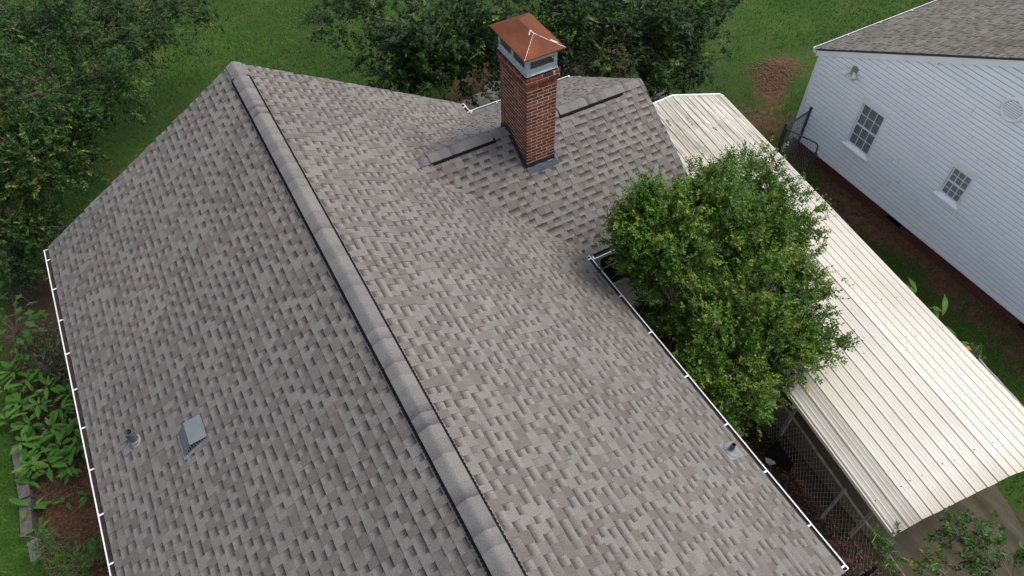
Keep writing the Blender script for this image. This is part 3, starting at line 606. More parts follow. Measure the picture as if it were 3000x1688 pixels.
# ------------------------------------------------------------------ carport
def carport():
    x0, y0, th, A, zc, k2, k4, v0, v1 = 8.115, .067, .12, 1.698, Z0-.85, .261, .176, -4.861, 5.208
    cs, sn = math.cos(th), math.sin(th)
    t = thing('carport', 'long white ribbed metal carport between the two houses', 'carport', (x0, y0, 0))
    NU, NZ = [-1.05, -1., -.78, .12, .92, 1., 1.05], [-.49, -.44, -.225, .025, -.335, -.43, -.49]
    def zprof(u): return zc+float(np.interp(u, NU, NZ))
    def P(s, v, dz=0.):      # s = metres across from the crown line
        u = s/A; z = zprof(u); sl = math.atan((zprof(u+.03)-zprof(u-.03))/(.06*A)); return Vector((x0+cs*(s+dz*-math.sin(sl))+sn*v, y0-sn*s+cs*v, z+dz*math.cos(sl)))
    NP = 18; pw = 2*A/NP; prof = [(0, .0), (.010, .014), (.028, .014), (.038, .0), (.082, 0), (.088, .003), (.100, .003), (.106, 0), (.140, 0), (.145, .0025), (.153, .0025), (.158, 0), (pw-.002, .0005)]
    seam = .9; r = random.Random(5)
    for k in range(NP):
        for (a, b, lift) in ((v0, seam, .003), (seam-.05, v1, -.002)):
            m = MB(); n = 14; vs = [a+(b-a)*i/n for i in range(n+1)]; dj = r.uniform(-.006, .006)
            g = r.uniform(0, .35)
            for i in range(n):
                for j in range(len(prof)-1):
                    (s0, h0), (s1, h1) = prof[j], prof[j+1]; s0 += -A+k*pw; s1 += -A+k*pw
                    def cc(v, h): f = max(0, (v-0.2)/(v1-.2))*1.25+.05; e = max(0, 1-abs(v-v0)/.12)*.8; return (r.random(), min(1, e+(.35 if h > .01 and k < 5 else 0)+ (g*.3 if h < .001 else 0)), min(1, f**1.2), 1)
                    va, vb = vs[i]+(dj if i == 0 else 0), vs[i+1]
                    m.quad([P(s0, va, h0+lift), P(s1, va, h1+lift), P(s1, vb, h1+lift), P(s0, vb, h0+lift)], [cc(va, h0), cc(va, h1), cc(vb, h1), cc(vb, h0)])
            m.build('roof_panel', M_CARPORT, t)
    # edge trims, far cap, frame
    for s in (-A, A):
        m = MB(); sg = 1 if s > 0 else -1
        for i in range(10):
            va, vb = v0+(v1-v0)*i/10, v0+(v1-v0)*(i+1)/10; a, b = P(s, va), P(s, vb); o = Vector((cs, -sn, 0))*sg
            m.hexa([a+o*.002+Vector((0, 0, -.085)), b+o*.002+Vector((0, 0, -.085)), b+o*.035+Vector((0, 0, -.075)), a+o*.035+Vector((0, 0, -.075)), a+o*.002+Vector((0, 0, .0)), b+o*.002+Vector((0, 0, .0)), b+o*.03+Vector((0, 0, -.004)), a+o*.03+Vector((0, 0, -.004))] if sg < 0 else
                   [a+o*.035+Vector((0, 0, -.075)), b+o*.035+Vector((0, 0, -.075)), b+o*.002+Vector((0, 0, -.085)), a+o*.002+Vector((0, 0, -.085)), a+o*.03+Vector((0, 0, -.004)), b+o*.03+Vector((0, 0, -.004)), b+o*.002+Vector((0, 0, 0)), a+o*.002+Vector((0, 0, 0))])
        m.build('edge_trim', M_CARPORT, t)
    m = MB()
    for i in range(4):
        a, b = A*NU[i+1], A*NU[i+2]; d = Vector((sn, cs, 0)); q = [P(a, v1+.002), P(b, v1+.002)]
        m.hexa([q[0]+Vector((0, 0, -.06)), q[1]+Vector((0, 0, -.06)), q[1]+d*.03+Vector((0, 0, -.06)), q[0]+d*.03+Vector((0, 0, -.06)), q[0]+Vector((0, 0, .034)), q[1]+Vector((0, 0, .034)), q[1]+d*.03+Vector((0, 0, .03)), q[0]+d*.03+Vector((0, 0, .03))])
    m.build('end_trim', M_WHITE, t)
    for v in (-4.3, -2.2, 0, 2.3, 4.6):
        m = MB()
        for i in range(12):
            a, b = -A+.04+(2*A-.08)*i/12, -A+.04+(2*A-.08)*(i+1)/12; p, q = P(a, v), P(b, v); d = Vector((sn, cs, 0))*.03; z = Vector((0, 0, -.016)); h = Vector((0, 0, -.07))
            m.hexa([p-d+h, q-d+h, q+d+h, p+d+h, p-d+z, q-d+z, q+d+z, p+d+z])
        m.build('purlin', M_CPFRAME, t)
        for s in (-A+.42, A-.14):
            m = MB(); p = P(s, v); m.box((p.x-.03, p.y-.03, -.05), (p.x+.03, p.y+.03, p.z-.03)); m.build('post', M_CPFRAME, t)
    # screws
    m = MB(); rr = random.Random(9)
    for v in (-4.3, -2.2, -1.35, 0.9, 2.3, 4.6):
        for k in range(NP):
            for du in (.060,):
                if rr.random() < (.25 if v not in (-4.3, -2.2, -1.35) else .12): continue
                p = P(-A+k*pw+du+rr.uniform(-.01, .01), v+rr.uniform(-.03, .03), .004); R_ = rr.uniform(.007, .012)
                m.quad([p+Vector((R_*math.cos(q), R_*math.sin(q), .004)) for q in [2*math.pi*i/7 for i in range(7)]])
    tag(m.build('screws', M_BLACK, t), kind='stuff')
    # rust line of the lap seam
    m = MB()
    for k in range(NP):
        a = P(-A+k*pw+.03, seam-.052, .0035); b = P(-A+(k+1)*pw-.01, seam-.052, .0035); m.tube([a, b], .0045, 4); p = P(-A+k*pw+.019, seam-.06, .020); m.obox(p, (.014, 0, 0), (0, .016, 0), (0, 0, .006))
    m.build('seam_rust', M_RAIL, t)
    # litter caught in the pans at the far end (loose, lies on the roof)
    m = MB(); rr = random.Random(4)
    spots = [(-1.55, 3.6, .5), (-1.25, 4.1, .4), (-1.22, 3.2, .6), (-.92, 4.2, .6), (-.9, 3.3, .55), (-1.52, 2.6, .6), (-1.2, 2.2, .7), (-.62, 4.0, .3), (-.3, 4.5, .25), (0.1, 4.3, .3), (.55, 3.9, .2), (.62, 2.35, .22), (.9, 1.9, .12), (1.3, 3.1, .1), (-.9, 2.1, .35)]
    for s, v, ln in spots:
        for i in range(int(60*ln)):
            p = P(s+rr.gauss(0, .016), v+rr.uniform(-ln/2, ln/2), .006); a = rr.uniform(0, 6.28); w = rr.uniform(.012, .03); d = Vector((math.cos(a)*w, math.sin(a)*w, rr.uniform(0, .012))); e = Vector((-d.y, d.x, 0))*.5
            m.quad([p-d, p+e, p+d, p-e])
    tag(tag(m.build('leaf_litter', M_BROWN), 'dark dead leaves caught between the ribs of the carport roof', 'dead leaves'), kind='stuff')
    # two twigs lying on the panels
    for (s, v, pts, lab) in ((-.15, -.9, [(0, 0), (.14, .05), (.2, .16), (.17, .3)], 'thin curved dead twig lying on the near half of the carport roof'), (-.75, 3.0, [(0, 0), (.1, .1), (.22, .14), (.3, .25)], 'short forked dead twig lying on the far half of the carport roof')):
        m = MB(); m.tube([P(s+a, v+b, .03) for a, b in pts], [.006, .005, .004, .002], 5); m.tube([P(s+pts[1][0], v+pts[1][1], .03), P(s+pts[1][0]+.1, v+pts[1][1]-.1, .028)], [.004, .002], 5); tag(m.build('fallen_twig', M_TWIG), lab, 'twig', 'twigs on the carport')
carport()

# concrete slab under and before the carport
def slabs():
    b = MB(); pts = [(6.25, -10), (7.6, -10), (9.22, -4.9), (9.5, -4.0), (9.9, 5.0), (6.9, 5.2), (6.55, -4)]
    b.prism([(x, y, -.10) for x, y in pts], (0, 0, .115)); tag(b.build('driveway', M_CONC), kind='structure')
    r = random.Random(2); p = at(2745, 1505, .016); q = at(2790, 1565, .016); b = MB(); prev = None; n = 14
    for i in range(n+1):
        t = i/n; c = p.lerp(q, t)+Vector((r.uniform(-.02, .02), r.uniform(-.02, .02), .002)); 
        if prev: d = (c-prev); s = Vector((-d.y, d.x, 0)).normalized()*.008; b.quad([prev-s, c-s, c+s, prev+s])
        prev = c
    tag(b.build('driveway_crack', M_DARKBROWN), kind='structure')
slabs()

# ------------------------------------------------------------------ neighbouring white house
NX, NE, NZ0 = 12.6, 4.40, Z0-2.82          # wall plane x, half width in y, underside of siding
NRZ, NS = Z0+2.0, .523                      # ridge height, slope
nb = thing('neighbour_house', 'white vinyl-sided house with weathered brown-grey shingle roof at right', 'house', (NX+3, 0, 0))
WIN = [(2.19, 2.93, Z0-2.02, Z0-.80), (-.15, .42, Z0-1.58, Z0-.77)]
def neighbour():
    b = MB(); ze = NRZ-NS*NE
    b.prism([(NX+.14, -NE+.03, 0), (NX+.14, NE-.03, 0), (NX+.14, NE-.03, ze-.06), (NX+.14, 0, NRZ-.1), (NX+.14, -NE+.03, ze-.06)], (8.9, 0, 0))
    wall = b.build('wall', M_WHITE, nb)
    ex, k, z = .113, 0, NZ0
    while z < NRZ-.15:
        z1 = z+ex; ztop = z1; yl = NE if ztop < ze-.1 else max(0.02, (NRZ-.16-z)/NS)
        segs = [(-yl, yl)]
        for (a, c, lo, hi) in WIN:
            if z1 > lo-.02 and z < hi+.02: segs = [s for (p, q) in segs for s in ((p, min(q, a)), (max(p, c), q)) if s[1]-s[0] > .02]
        m = MB(); x0, x1 = NX-.010, NX+.001
        for p, q in segs:
            if q-p < .03: continue
            for (za, xa, zb_, xb_) in ((z, NX-.024, z+.006, NX-.026), (z+.006, NX-.026, z+ex*.60, NX-.021), (z+ex*.60, NX-.021, z1-.024, NX-.006), (z1-.024, NX-.006, z1-.001, NX+.003)):
                lap_shade = (.5, 1. if za > z1-.03 else 0., 0, 1)  # dark strip at each board top: lap shade put into the colour
                m.hexa([(xa, p, za), (NX+.012, p, za), (NX+.012, q, za), (xa, q, za), (xb_, p, zb_), (NX+.012, p, zb_), (NX+.012, q, zb_), (xb_, q, zb_)], lap_shade)
        if m.v:
            yj = random.Random(int(z*1000)).uniform(-2.5, 3.6)
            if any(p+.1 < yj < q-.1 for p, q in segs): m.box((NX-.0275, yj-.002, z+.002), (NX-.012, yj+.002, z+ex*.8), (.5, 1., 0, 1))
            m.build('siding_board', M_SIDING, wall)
        z = z1
    c = MB(); c.box((NX-.034, NE-.07, NZ0-.01), (NX+.03, NE+.012, ze-.02)); c.build('corner_trim', M_WHITE, nb)
    c = MB(); c.box((NX-.030, -NE, NZ0-.05), (NX+.02, NE-.07, NZ0-.001)); c.build('starter_trim', M_WHITE, nb)
    # rake fascia
    for sg in (1, -1):
        f = MB(); y1 = NE+.12; zt = lambda y: NRZ-NS*abs(y)-.02
        for (ya, yb) in ((0, 1.28), (1.285, y1)):
            f.hexa([(NX-.045, sg*ya, zt(ya)-.175), (NX-.015, sg*ya, zt(ya)-.175), (NX-.015, sg*yb, zt(yb)-.175), (NX-.045, sg*yb, zt(yb)-.175), (NX-.045, sg*ya, zt(ya)), (NX-.015, sg*ya, zt(ya)), (NX-.015, sg*yb, zt(yb)), (NX-.045, sg*yb, zt(yb))])
        f.build('rake_fascia', M_WHITE, nb)
    # roof
    b = MB(); y1 = NE+.14; zt = lambda y: NRZ-NS*abs(y)
    for sg in (1, -1):
        b.hexa([(NX-.06, 0, NRZ-.05), (NX+9, 0, NRZ-.05), (NX+9, sg*y1, zt(y1)-.05), (NX-.06, sg*y1, zt(y1)-.05), (NX-.06, 0, NRZ-.004), (NX+9, 0, NRZ-.004), (NX+9, sg*y1, zt(y1)-.004), (NX-.06, sg*y1, zt(y1)-.004)])
    ro = b.build('roof', M_FELT, nb); L = math.hypot(y1, y1*NS)
    cells = lay((NX-.06, y1, zt(y1)), (1, 0, 0), (0, -1, NS), lambda s: (-.015, 9), L-.02, .143, M_SH2, ro, (.12, .30), seed=8) + lay((NX-.06, -y1, zt(y1)), (1, 0, 0), (0, 1, NS), lambda s: (-.015, 9), L-.02, .143, M_SH2, ro, (.14, .34), seed=9)
    m = MB(); [m.quad(p, cc) for c_, qs in cells for p, cc in qs]; tag(m.build('shingles', M_SH2, ro), kind='stuff')
    ridge((NX-.07, 0, NRZ-.004), (NX+4.5, 0, NRZ-.004), (0, 1, 0), NS, [], ro, .14, 12, .3)
    gutter((NX-.05, y1-.01, zt(y1)), (NX+9, y1-.01, zt(y1)), (0, 1, 0), nb, [.12, .24, .36, .48, .6, .72], (1, 1), .125, .10)
    d = MB(); d.box((NX+.02, NE+.02, .1), (NX+.09, NE+.09, zt(y1)-.12)); d.build('downspout', M_WHITE, nb)
    # foundation bricks
    fo = MB(); fo.box((NX+.035, -NE+.05, -.15), (NX+.2, NE-.05, NZ0-.02)); fobj = fo.build('foundation', M_FMORTAR, nb); r = random.Random(6); rest = MB(); n = 0
    vents = [(.72, 1.12), (-2.95, -2.5)]
    for k in range(5):
        z = NZ0-.055-.0677*(k+1)+.005; y = NE-.06-(.1 if k % 2 else 0)
        while y > -NE+.3:
            a, e = y-.195, y; y -= .205
            if k < 3:
                for v0, v1 in vents:
                    if a < v0 < e: e = v0-.005
                    elif a < v1 < e: a = v1+.005
                    elif v0 <= a and e <= v1: e = a
                if e-a < .02: continue
            keep = -3.4 < a < 1.9 and z > -.03; m = MB() if keep else rest
            m.box((NX+.022+r.uniform(-.002, .002), a, z), (NX+.03+.02, e, z+.0577), (r.random(), 0, 0, 1))
            if keep: m.build('brick', M_FOUND, fobj); n += 1
    tag(rest.build('bricks', M_FOUND, fobj), kind='stuff')
    for v0, v1 in vents:
        m = MB(); m.box((NX+.02, v0, NZ0-.24), (NX+.034, v1, NZ0-.06))
        for i in range(9): m.box((NX+.012, v0+.02, NZ0-.23+i*.018), (NX+.0195, v1-.02, NZ0-.222+i*.018))
        m.build('foundation_vent', M_BLACK, nb)
    # windows
    for wi, (a, c, lo, hi) in enumerate(WIN):
        m = MB(); xo = NX-.03; t = .07
        m.box((xo, a, lo+.001), (NX+.04, a+t*.6, hi)); m.box((xo, c-t*.6, lo+.001), (NX+.04, c, hi)); m.box((xo, a+t*.6, hi-.05), (NX+.04, c-t*.6, hi))
        m.box((NX+.03, a+t*.6, lo), (NX+.034, a+t*.6+.03, hi-.05)); m.box((NX+.03, c-t*.6-.03, lo), (NX+.034, c-t*.6, hi-.05))
        m.box((NX-.028, a, hi+.0005), (NX+.03, c, hi+.13)); m.box((NX-.018, a, lo-.13), (NX+.03, c, lo))
        w = m.build('window', M_WHITE, nb)
        s = MB(); s.hexa([(NX-.075, a-.02, lo-.06), (NX+.02, a-.02, lo-.06), (NX+.02, c+.02, lo-.06), (NX-.075, c+.02, lo-.06), (NX-.07, a-.02, lo-.02), (NX+.03, a-.02, lo+.05), (NX+.03, c+.02, lo+.05), (NX-.07, c+.02, lo-.02)]); s.build('sill', M_WHITE, w)
        ya, yb, za, zb = a+.065, c-.065, lo+.055, hi-.055; zm = (za+zb)/2
        q = MB(); q.box((NX+.005, ya, zm-.022), (NX+.028, yb, zm+.022))
        for e in (za-.005, zb-.02): q.box((NX+.008, ya, e), (NX+.028, yb, e+.025))
        for y_ in (ya-.005, yb-.02): q.box((NX+.0075, y_, za), (NX+.0285, y_+.025, zb))
        for half in ((za, zm), (zm, zb)):
            for j in (1, 2): yy = ya+(yb-ya)*j/3; q.box((NX+.012, yy-.008, half[0]+.02), (NX+.026, yy+.008, half[1]-.02))
            zz = (half[0]+half[1])/2; q.box((NX+.0125, ya+.02, zz-.008), (NX+.0255, yb-.02, zz+.008))
        q.build('sash', M_WHITE, w)
        for half in ((za, zm), (zm, zb)):
            for r_ in (0, 1):
                for j in range(3):
                    g = MB(); y0_, y1_ = ya+(yb-ya)*j/3+.008, ya+(yb-ya)*(j+1)/3-.008; z0_, z1_ = half[0]+(half[1]-half[0])*r_/2+.008, half[0]+(half[1]-half[0])*(r_+1)/2-.008
                    g.box((NX+.017, y0_, z0_), (NX+.020, y1_, z1_)); g.build('pane', M_GLASS, w)
        # cut-back room and blind
        d = MB(); d.box((NX+.10, ya-.1, za-.1), (NX+.11, yb+.1, zb+.1)); d.build('room_backing', M_DARKROOM, w)
        bl = MB(); top = zb if wi == 0 else zb-.02; bot = za if wi == 0 else za; n = int((top-bot)/.022)
        for i in range(n):
            z_ = bot+i*.022; bl.hexa([(NX+.045, ya+.035, z_), (NX+.0465, ya+.035, z_), (NX+.0465, yb-.005, z_), (NX+.045, yb-.005, z_), (NX+.054, ya+.035, z_+.014), (NX+.0555, ya+.035, z_+.014), (NX+.0555, yb-.005, z_+.014), (NX+.054, yb-.005, z_+.014)])
        bl.build('blind', M_BLIND if wi == 0 else M_OFFWHITE, w)
    # round gable vent
    gv = MB(); cy, cz, R0, R1 = -.02, Z0+.90, .185, .245; n = 36
    for i in range(n):
        t0, t1 = 2*math.pi*i/n, 2*math.pi*(i+1)/n; p = lambda R, t, x: (x, cy+R*math.cos(t), cz+R*math.sin(t))
        for (Ra, xa, Rb, xb) in ((R1, NX-.015, R1, NX-.045), (R1, NX-.045, (R0+R1)/2, NX-.062), ((R0+R1)/2, NX-.062, R0, NX-.052), (R0, NX-.052, R0, NX-.02)): gv.quad([p(Ra, t0, xa), p(Ra, t1, xa), p(Rb, t1, xb), p(Rb, t0, xb)])
    g = gv.build('gable_vent', M_WHITE, nb, True, True)
    bk = MB(); bk.quad([(NX-.028, cy+R0*math.cos(2*math.pi*i/n), cz+R0*math.sin(2*math.pi*i/n)) for i in range(n)]); bk.build('vent_back', M_BROWNGREY, g)
    for k in range(8):
        z = cz-R0+.025+k*.044; hw = math.sqrt(max(0, R0**2-(z+.01-cz)**2))-.004
        s = MB(); s.hexa([(NX-.050, cy-hw, z-.010), (NX-.047, cy-hw, z-.012), (NX-.047, cy+hw, z-.012), (NX-.050, cy+hw, z-.010), (NX-.033, cy-hw, z+.014), (NX-.030, cy-hw, z+.012), (NX-.030, cy+hw, z+.012), (NX-.033, cy+hw, z+.014)]); s.build('slat', M_WHITE, g)
    # twin flood light
    fy, fz = 3.40, Z0-.30; L = MB(); L.tube([(NX-.02, fy, fz+.03), (NX-.055, fy, fz+.03)], [.085, .075], 14); L.tube([(NX-.045, fy, fz+.02), (NX-.12, fy, fz-.05)], .045, 8); lo_ = L.build('flood_light', M_LAMP, nb, False, True)
    for sg in (-1, 1):
        h = MB(); base = Vector((NX-.09, fy+sg*.03, fz-.02)); d = Vector((-.45, sg*.75, -.55)).normalized(); h.tube([base, base+d*.06, base+d*.10, base+d*.16], [.03, .036, .045, .075], 12); h.build('lamp_head', M_OFFWHITE, lo_, False, True)
    # blue-grey boarded chase at the top of the roof slope
    m = MB(); p = at(2895, 8, NRZ-.35); m.box((p.x-.0, -.35, NRZ-.5), (p.x+1.4, .62, NRZ+.75)); m.build('roof_chase', M_SLATE, nb)
neighbour()

# ------------------------------------------------------------------ fences
def chain(m, A, B, z0, z1, w=.075, rad=.0016):
    """diamond mesh between two ground points"""
    A, B = Vector(A), Vector(B); L = (B-A).length; d = (B-A)/L; n = int(L/w); rows = int((z1-z0)/(w*1.05)); dz = (z1-z0)/rows; nrm = Vector((-d.y, d.x, 0))
    for i in range(2*n):
        sg = i % 2
        for j in range(rows):
            up_ = (j % 2) ^ sg; p, q = A+d*(i*w/2+(w/2 if up_ else 0))+Vector((0, 0, z0+j*dz)), A+d*(i*w/2+(0 if up_ else w/2))+Vector((0, 0, z0+(j+1)*dz))
            s = (q-p).normalized(); e = s.cross(nrm)*rad; f = nrm*rad*(1 if sg else -1)
            m.quad([p-e+f, p+e+f, q+e+f, q-e+f]); m.quad([p+f*2, p-f, q-f, q+f*2])
def fence(name, label, A, B, h, posts, mrail, mpost, mwire, group=None, w=.075, rad=.0022, extra=None):
    A, B = Vector(A), Vector(B); t = thing(name, label, 'fence', (A+B)/2, group); d = (B-A).normalized()
    m = MB(); m.tube([A.lerp(B, i/12)+Vector((0, 0, h+.008*math.sin(i*2.1))) for i in range(13)], .021, 8); m.build('top_rail', mrail, t, True)
    for q in posts:
        m = MB(); p = A.lerp(B, q); m.tube([p+Vector((0, 0, -.1)), p+Vector((0, 0, h+.03))], .03, 8); m.tube([p+Vector((0, 0, h+.031)), p+Vector((0, 0, h+.05)), p+Vector((0, 0, h+.06))], [.034, .03, .01], 8); m.build('post', mpost, t)
        m = MB(); m.tube([p+d*-.03+Vector((0, 0, h)), p+d*.03+Vector((0, 0, h))], .027, 8); m.build('rail_clamp', mrail, t)
    m = MB(); chain(m, A, B, .03, h-.01, w, rad); m.build('wire_mesh', mwire, t)
    return t
zf = 1.2; fa, fb = at(2240, 1105, zf), at(2660, 1705, zf); fa.z = fb.z = 0
fence('chain_link_fence', 'rusty chain-link fence running between the shingled house and the carport', fa, fb, zf, [.06, .60, 1.0], M_RAIL, M_CPFRAME, M_WIRE, None, .085, .0017)
fc, fd = at(2860, 1045, 1.15), at(3060, 1262, 1.15); fc.z = fd.z = 0
fence('chain_link_fence', 'grey chain-link fence along the right edge of the carport roof', fc, fd, 1.15, [.02, .9], M_GALVRAIL, M_GREENPOST, M_WIRE2)
def gate():
    a = at(2374, 324, 1.25); a.z = 0; b = at(2303, 366, 1.25); b.z = 0
    t = thing('chain_link_fence', 'dark green chain-link panel beside the white house corner', 'fence', (a+b)/2)
    for p, hh in ((a, 1.32), (b, 1.27)):
        m = MB(); m.tube([p+Vector((0, 0, -.1)), p+Vector((0, 0, hh))], .035, 8); m.tube([p+Vector((0, 0, hh)), p+Vector((0, 0, hh+.03)), p+Vector((0, 0, hh+.045))], [.04, .036, .012], 8); m.build('post', M_GREENPOST, t)
    m = MB(); m.tube([a+Vector((0, 0, 1.24)), b+Vector((0, 0, 1.2))], .022, 8); m.build('top_rail', M_GREENPOST, t)
    m = MB(); chain(m, a, b, .05, 1.2, .07, .003); m.build('wire_mesh', M_WIRE2, t)
    c = at(2398, 428, 1.1); c.z = 0; g = thing('chain_link_gate', 'dark green chain-link gate leaf standing open beside the white wall', 'gate', (b+c)/2)
    d = (c-b).normalized(); e = b+d*.06; f = c; H = 1.15; R_ = .12; m = MB()
    pts = [e+Vector((0, 0, .08)), e+Vector((0, 0, H))]; m.tube(pts, .02, 8)
    arc = [e+Vector((0, 0, H))]+[f-d*R_+d*R_*math.sin(x)+Vector((0, 0, H-R_+R_*math.cos(x))) for x in [math.pi/2*i/6 for i in range(7)]]+[f+Vector((0, 0, .08)), e+Vector((0, 0, .08))]
    m.tube(arc, .02, 8); m.build('gate_frame', M_GREENPOST, g, True)
    m = MB(); chain(m, e+d*.03, f-d*.03, .1, H-.05, .07, .003); m.build('wire_mesh', M_WIRE2, g)
    m = MB(); m.obox(f+Vector((0, 0, .82)), d*.05, Vector((-d.y, d.x, 0))*.03, (0, 0, .05)); m.tube([f+Vector((0, 0, .80)), f+d*.1+Vector((0, 0, .76))], .012, 6); m.build('latch', M_GREENPOST, g)
gate()

# ------------------------------------------------------------------ foliage
def rnd_dir(n, rng): v = rng.normal(size=(n, 3)); return v/np.linalg.norm(v, axis=1, keepdims=True)
def leaves(rng, blobs, ntw, K, tw_len, ll, lw, upb=.25, tipf=.1, shell=.55, droop=.0, flat=.45, tmean=.42, per=9, csize=.12, planar=False, shoots=0.):
    """twigs spread through ellipsoid blobs, each with K leaves in pairs -> V, F, tone and the twig lines"""
    wts = np.array([b[2] for b in blobs], float); wts /= wts.sum(); nc = max(1, int(ntw/per)); ci = rng.choice(len(blobs), nc, p=wts)
    Cn = np.array([b[0] for b in blobs])[ci]; Rd = np.array([b[1] for b in blobs])[ci]
    d0 = rnd_dir(nc, rng); rr0 = shell+(1.04-shell)*rng.random(nc)**.7; rr0 = rr0+(rng.random(nc) < shoots)*(rr0 > .8)*rng.uniform(.08, .38, nc)
    lump = 1+.16*np.sin(3.1*d0[:, 0]*2+ci)+.14*np.sin(4.3*d0[:, 1]*2+1.7*ci)+.12*np.sin(5*d0[:, 2]*2)
    cc0 = Cn+Rd*d0*(rr0*lump)[:, None]; cd0 = d0/np.maximum(Rd, .1); cd0 /= np.linalg.norm(cd0, axis=1, keepdims=True); cd0 = cd0+rng.normal(0, .35, (nc, 3)); cd0[:, 2] += upb
    ct = rng.normal(0, .13, nc); cy = rng.random(nc) < tipf*1.6
    idx = rng.integers(0, nc, ntw); d = d0[idx]; rr = rr0[idx]; cs_ = csize*rng.uniform(.6, 1.3, nc)[idx]
    st = cc0[idx]+rng.normal(0, 1, (ntw, 3))*cs_[:, None]
    dirv = cd0[idx]+rng.normal(0, .4, (ntw, 3)); dirv /= np.linalg.norm(dirv, axis=1, keepdims=True)
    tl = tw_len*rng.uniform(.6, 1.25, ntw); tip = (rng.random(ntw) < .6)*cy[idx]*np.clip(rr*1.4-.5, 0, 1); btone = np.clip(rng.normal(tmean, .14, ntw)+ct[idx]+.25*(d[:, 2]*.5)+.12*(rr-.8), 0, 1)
    side = np.cross(dirv, rng.normal(size=(ntw, 3)) if not planar else np.array([0, 0, 1.])+rng.normal(0, .35, (ntw, 3))); side /= np.linalg.norm(side, axis=1, keepdims=True); nrm = np.cross(side, dirv)
    Vs, Ts = [], []
    for k in range(K):
        t = .15+.85*(k//2+.5)/(K/2) if k < K-1 else 1.; sg = 1 if k % 2 else -1; spin = rng.normal(0, .5, ntw)+(k//2)*1.2 if not planar else rng.normal(0, .25, ntw)
        sd = side*np.cos(spin)[:, None]+nrm*np.sin(spin)[:, None]
        base = st+dirv*(tl*t)[:, None]; base[:, 2] -= droop*tl*t*t
        a = dirv*.55+sd*sg*.85+rng.normal(0, .18, (ntw, 3)); 
        if k == K-1: a = dirv+rng.normal(0, .1, (ntw, 3))
        a /= np.linalg.norm(a, axis=1, keepdims=True); L = ll*rng.uniform(.65, 1.2, ntw)*(1-.25*t)
        up = np.array([0, 0, 1.])+rng.normal(0, flat, (ntw, 3)); b = np.cross(a, up); b /= np.linalg.norm(b, axis=1, keepdims=True)+1e-9; n = np.cross(b, a); wd = lw*L/ll
        tipv = base+a*L[:, None]-n*(.12*L)[:, None]; mid = base+a*(L*.45)[:, None]
        V = np.stack([base, mid+b*wd[:, None]+n*(.18*wd)[:, None], tipv, mid-b*wd[:, None]+n*(.18*wd)[:, None]], 1); Vs.append(V)
        tn = np.clip(btone+rng.normal(0, .12, ntw)+.12*t, 0, 1); tg = tip*np.clip(t*1.5-.25, 0, 1)*rng.uniform(.5, 1, ntw); Ts.append(np.stack([tn, tg, np.zeros(ntw), np.ones(ntw)], 1))
    V = np.concatenate(Vs); T = np.concatenate(Ts); n = len(V); i = np.arange(n)*4
    F = np.concatenate([np.stack([i, i+1, i+2], 1), np.stack([i, i+2, i+3], 1)]); return V.reshape(-1, 3), F, np.concatenate([T, T]), st, dirv, tl
def tree(name, label, cat, base, blobs, ntw, K, tw_len, ll, lw, lmat, seed, trunk_r=.09, top=None, stems=1, group=None, twigvis=.25, bark=None, **kw):
    rng = np.random.default_rng(seed); r = random.Random(seed); base = Vector(base); t = thing(name, label, cat, base, group)
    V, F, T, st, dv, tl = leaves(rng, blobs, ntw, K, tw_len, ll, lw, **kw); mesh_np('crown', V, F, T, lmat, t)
    cen = sum((Vector(b[0]) for b in blobs), Vector())/len(blobs); top = Vector(top) if top else Vector((base.x*.6+cen.x*.4, base.y*.6+cen.y*.4, cen.z*.55))
    m = MB(); br = MB()
    for s in range(stems):
        o = Vector((r.uniform(-.12, .12), r.uniform(-.12, .12), 0))*(stems > 1); pts = [base+o+Vector((0, 0, -.15)), base+o*1.5+(top-base)*.35+Vector((r.uniform(-.05, .05), r.uniform(-.05, .05), 0)), base.lerp(top, .75)+o*2.5, top+o*3]; m.tube(pts, [trunk_r*1.25, trunk_r, trunk_r*.85, trunk_r*.7], 9)
    m.build('trunk', M_BARK, t, True)
    for bi, b in enumerate(blobs):
        c = Vector(b[0]); mid = top.lerp(c, .5)+Vector((r.uniform(-.1, .1), r.uniform(-.1, .1), .08)); br.tube([top-Vector((0, 0, .1)), mid, c], [trunk_r*.6, trunk_r*.42, trunk_r*.3], 6)
    bc = np.array([b[0] for b in blobs]); sel = rng.choice(ntw, int(ntw*twigvis), replace=False)
    for i in sel:
        c = bc[np.argmin(((bc-st[i])**2).sum(1))]; p0 = Vector(c).lerp(Vector(st[i]), r.uniform(.35, .85) if ntw > 100 else 0)+(ntw > 100)*Vector((r.uniform(-.12, .12), r.uniform(-.12, .12), r.uniform(-.15, .05))); p2 = Vector(st[i]); p1 = p0.lerp(p2, .55)+Vector((r.uniform(-.06, .06), r.uniform(-.06, .06), r.uniform(-.02, .08))); p3 = p2+Vector(dv[i])*float(tl[i])
        br.tube([p0, p1, p2, p3], [.006, .005, .004, .002], 3, cap=False)
    tag(br.build('branches', bark or M_TWIG, t), kind='stuff'); return t
def blob(px, py, z, rx, ry, rz, w=1.): p = at(px, py, z); return (tuple(p), (rx, ry, rz), w)
def bloby(px, py, y, rx, ry, rz, w):      # on the vertical plane y
    d = RX*(px-1500)/CAM_F - UP*(py-844)/CAM_F + FW; return (tuple(CAM + d*(y-CAM[1])/d[1]), (rx, ry, rz), w)
